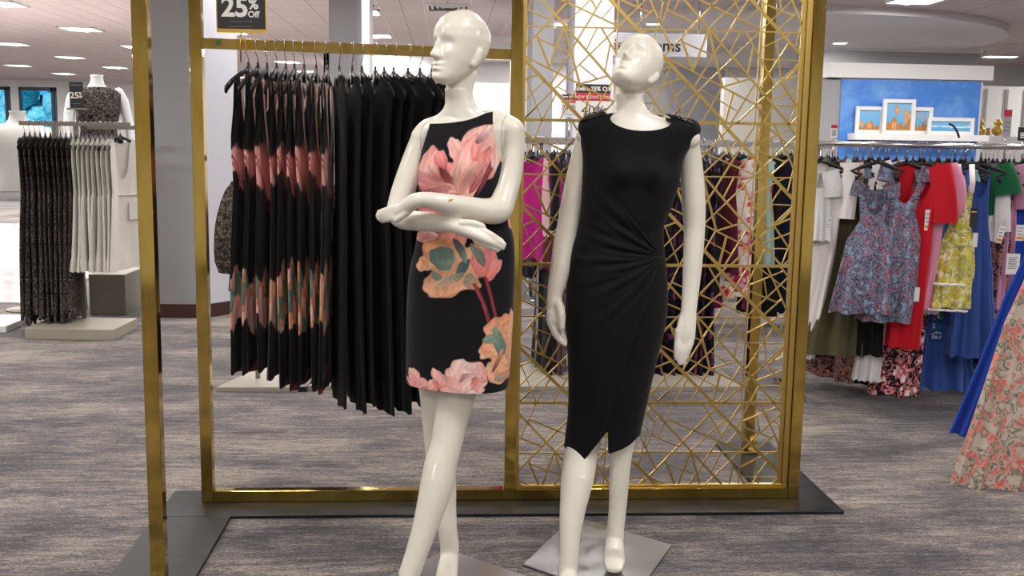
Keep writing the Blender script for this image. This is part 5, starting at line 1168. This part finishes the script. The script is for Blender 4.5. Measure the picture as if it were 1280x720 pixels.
for fz,wq in ((356,44),(389,55)):
    z=-(.3-.12)-(fz-222)*ss+.0; mb.tube([(-.045+q*wq*ss*.42,-.068-.006*math.sin(q*9),zs_-(fz-236)*ss*.99+.004*math.sin(q*46)) for q in np.linspace(-1,1,48)],.0055,6)
mb.tube([(-.035,-.015,-.11),(-.04,-.04,-.2),(-.03,-.045,zs_-.02)],.014,8,.5).tube([(.03,-.015,-.11),(.035,-.04,-.2),(.03,-.045,zs_-.02)],.014,8,.5).obj('white_trim',WHT,o,True,world=False)
paper_tag(o,1217,272,DR-.3,9,24,1,BLACKP); paper_tag(o,1219,300,DR-.3,6,18,0)
o=RF('hanging_dress','long tiered denim-blue dress with wide straps','dress',1226,203,448,DR-.12,24,50,-14,DEN,tiers=(.52,.7,.86),folds=(7,.012),neck=(.05,.18,.1),lean=.03,waist=1.)
o=RF('hanging_dress','maroon top peeking behind the green lace sleeve','dress',1226,212,300,DR+.1,20,20,-30,MAROON)
o=RF('hanging_dress','green lace top with bell sleeves','dress',1232,198,262,DR-.0,34,30,-30,GRN,sleeves=(.16,.06,.085,.35,''))
o=RF('hanging_dress','white crepe dress with straight half sleeve by the green lace top','dress',1240,214,300,DR-.05,18,20,-35,WHT,sleeves=(.32,.05,.05,.15,''))
o=RF('hanging_dress','long navy paisley print dress','dress',1254,200,425,DR-.04,30,36,-22,PAIS,folds=(6,.012)); paper_tag(o,1251,293,DR-.22,8,22,3,orange=True,tilt=12); paper_tag(o,1266,330,DR-.24,17,26,6)
o=RF('hanging_dress','mauve pink satin dress with a short sleeve','dress',1262,197,380,DR+.08,26,28,-28,MPK,sleeves=(.24,.06,.055,.28,''))
o=RF('hanging_dress','royal blue sleeved dress at the edge of the colourful rack','dress',1280,196,470,DR-.02,38,44,-20,ROY,sleeves=(.22,.08,.09,.3,'')); paper_tag(o,1275,291,DR-.2,10,20,3,orange=True)
# nearest rail at the picture edge
DN=4.25; pn=P(1335,186,DN)
nr=empty('clothing_rack',(pn[0]+.3,pn[1],0),0,'nearest chrome rack, cut by the picture edge','clothing rack'); MB().tube([(pn[0]-.08,pn[1],pn[2]),(pn[0]+.8,pn[1],pn[2])],.014,12).obj('rail',CHROME,nr,True); MB().tube([(pn[0]+.6,pn[1],.03),(pn[0]+.6,pn[1],pn[2])],.014,10).obj('upright',CHROME,nr,True); MB().box((pn[0]+.58,pn[1]-.3,0),(pn[0]+.62,pn[1]+.3,.03)).obj('foot',CHROME,nr)
rg('hanging_dress','long royal blue dress sweeping out from the nearest rack','dress',1322,222,556,DN+.08,40,70,-10,ROY,'long dresses on the nearest rack',lean=-.22,folds=(5,.014),nt=96,ns=60)
rg('hanging_dress','long beige dress with coral roses on the nearest rack','dress',1330,226,628,DN-.06,50,88,-10,BFL,'long dresses on the nearest rack',lean=-.20,folds=(6,.016),nt=96,ns=60)
# sign cards above the right hand racks
def card(label,pl,pt,pr_,pb,D,topm,bodym):
    p0=P(pl,pt,D);p1=P(pr_,pb,D); y=(p0[1]+p1[1])/2; r=empty('price_board',((p0[0]+p1[0])/2,y,p1[2]-.2),0,label,'sign'); MB().box((p0[0],y,p1[2]),(p1[0],y+.004,p0[2])).obj('sign_card',bodym,r); MB().box((p0[0],y-.001,p0[2]-(p0[2]-p1[2])*.25),(p1[0],y,p0[2])).obj('top_band',topm,r)
    mb=MB()
    for k in range(3): z=p1[2]+(p0[2]-p1[2])*(.2+.15*k); mb.box((p0[0]+(p1[0]-p0[0])*.2,y-.001,z),(p0[0]+(p1[0]-p0[0])*.8,y,z+.01))
    mb.obj('fine_print',WINK if bodym is BLACKP else GREYINK,r); MB().tube([((p0[0]+p1[0])/2,y+.002,p1[2]-.2),((p0[0]+p1[0])/2,y+.002,p1[2])],.006,8).obj('clip_stem',CHROME,r,True)
card('slim grey card with a red band beside the gold vases',1255,137,1263,171,8.5,REDP,mat('silver_card','a9a9ab',.5)); card('small white card with a pink band left of the mural shelf',1039,156,1046,173,8.,REDP,PAPER); card('black card at the picture edge below the niche wall',1273,159,1287,176,8.,BLACKP,BLACKP)
# black hook pointing up out of the crowded rail
tag(MB().tube([P(x,y,DR-.1) for x,y in ((1199,172),(1197,166),(1194,160),(1190,156),(1186,154.5))],.006,8).obj('loose_hanger',BLACKPL,None,True),'black hanger end sticking up above the chrome rail','hanger')
EXPO=-.42
# ================================================================== CAMERA / WORLD / OUTPUT
cam=bpy.data.cameras.new('camera'); co=bpy.data.objects.new('camera',cam); COL.objects.link(co); sc.camera=co
cam.sensor_width=36; cam.lens=36*FOC/1280; cam.clip_end=200; cam.clip_start=.05
r_,u_,f_=cam2w(_R),cam2w(_U),cam2w(_F)
co.matrix_world=Matrix(((r_[0],u_[0],-f_[0],0),(r_[1],u_[1],-f_[1],0),(r_[2],u_[2],-f_[2],EYE),(0,0,0,1)))
w=bpy.data.worlds.new('sky'); sc.world=w; w.use_nodes=True; nt_=w.node_tree; bg=nt_.nodes['Background']
bg.inputs[0].default_value=(*lin('5aaee8'),1); bg.inputs[1].default_value=1.6
su=bpy.data.lights.new('sun','SUN'); su.energy=3; so=bpy.data.objects.new('sun',su); COL.objects.link(so); so.rotation_euler=(math.radians(40),0,math.radians(20))
sc.view_settings.view_transform='Standard'; sc.view_settings.look='None'; sc.view_settings.gamma=1; sc.view_settings.use_curve_mapping=False
sc.view_settings.exposure=EXPO
sc.cycles.use_denoising=True; sc.cycles.max_bounces=8; sc.cycles.use_light_tree=True
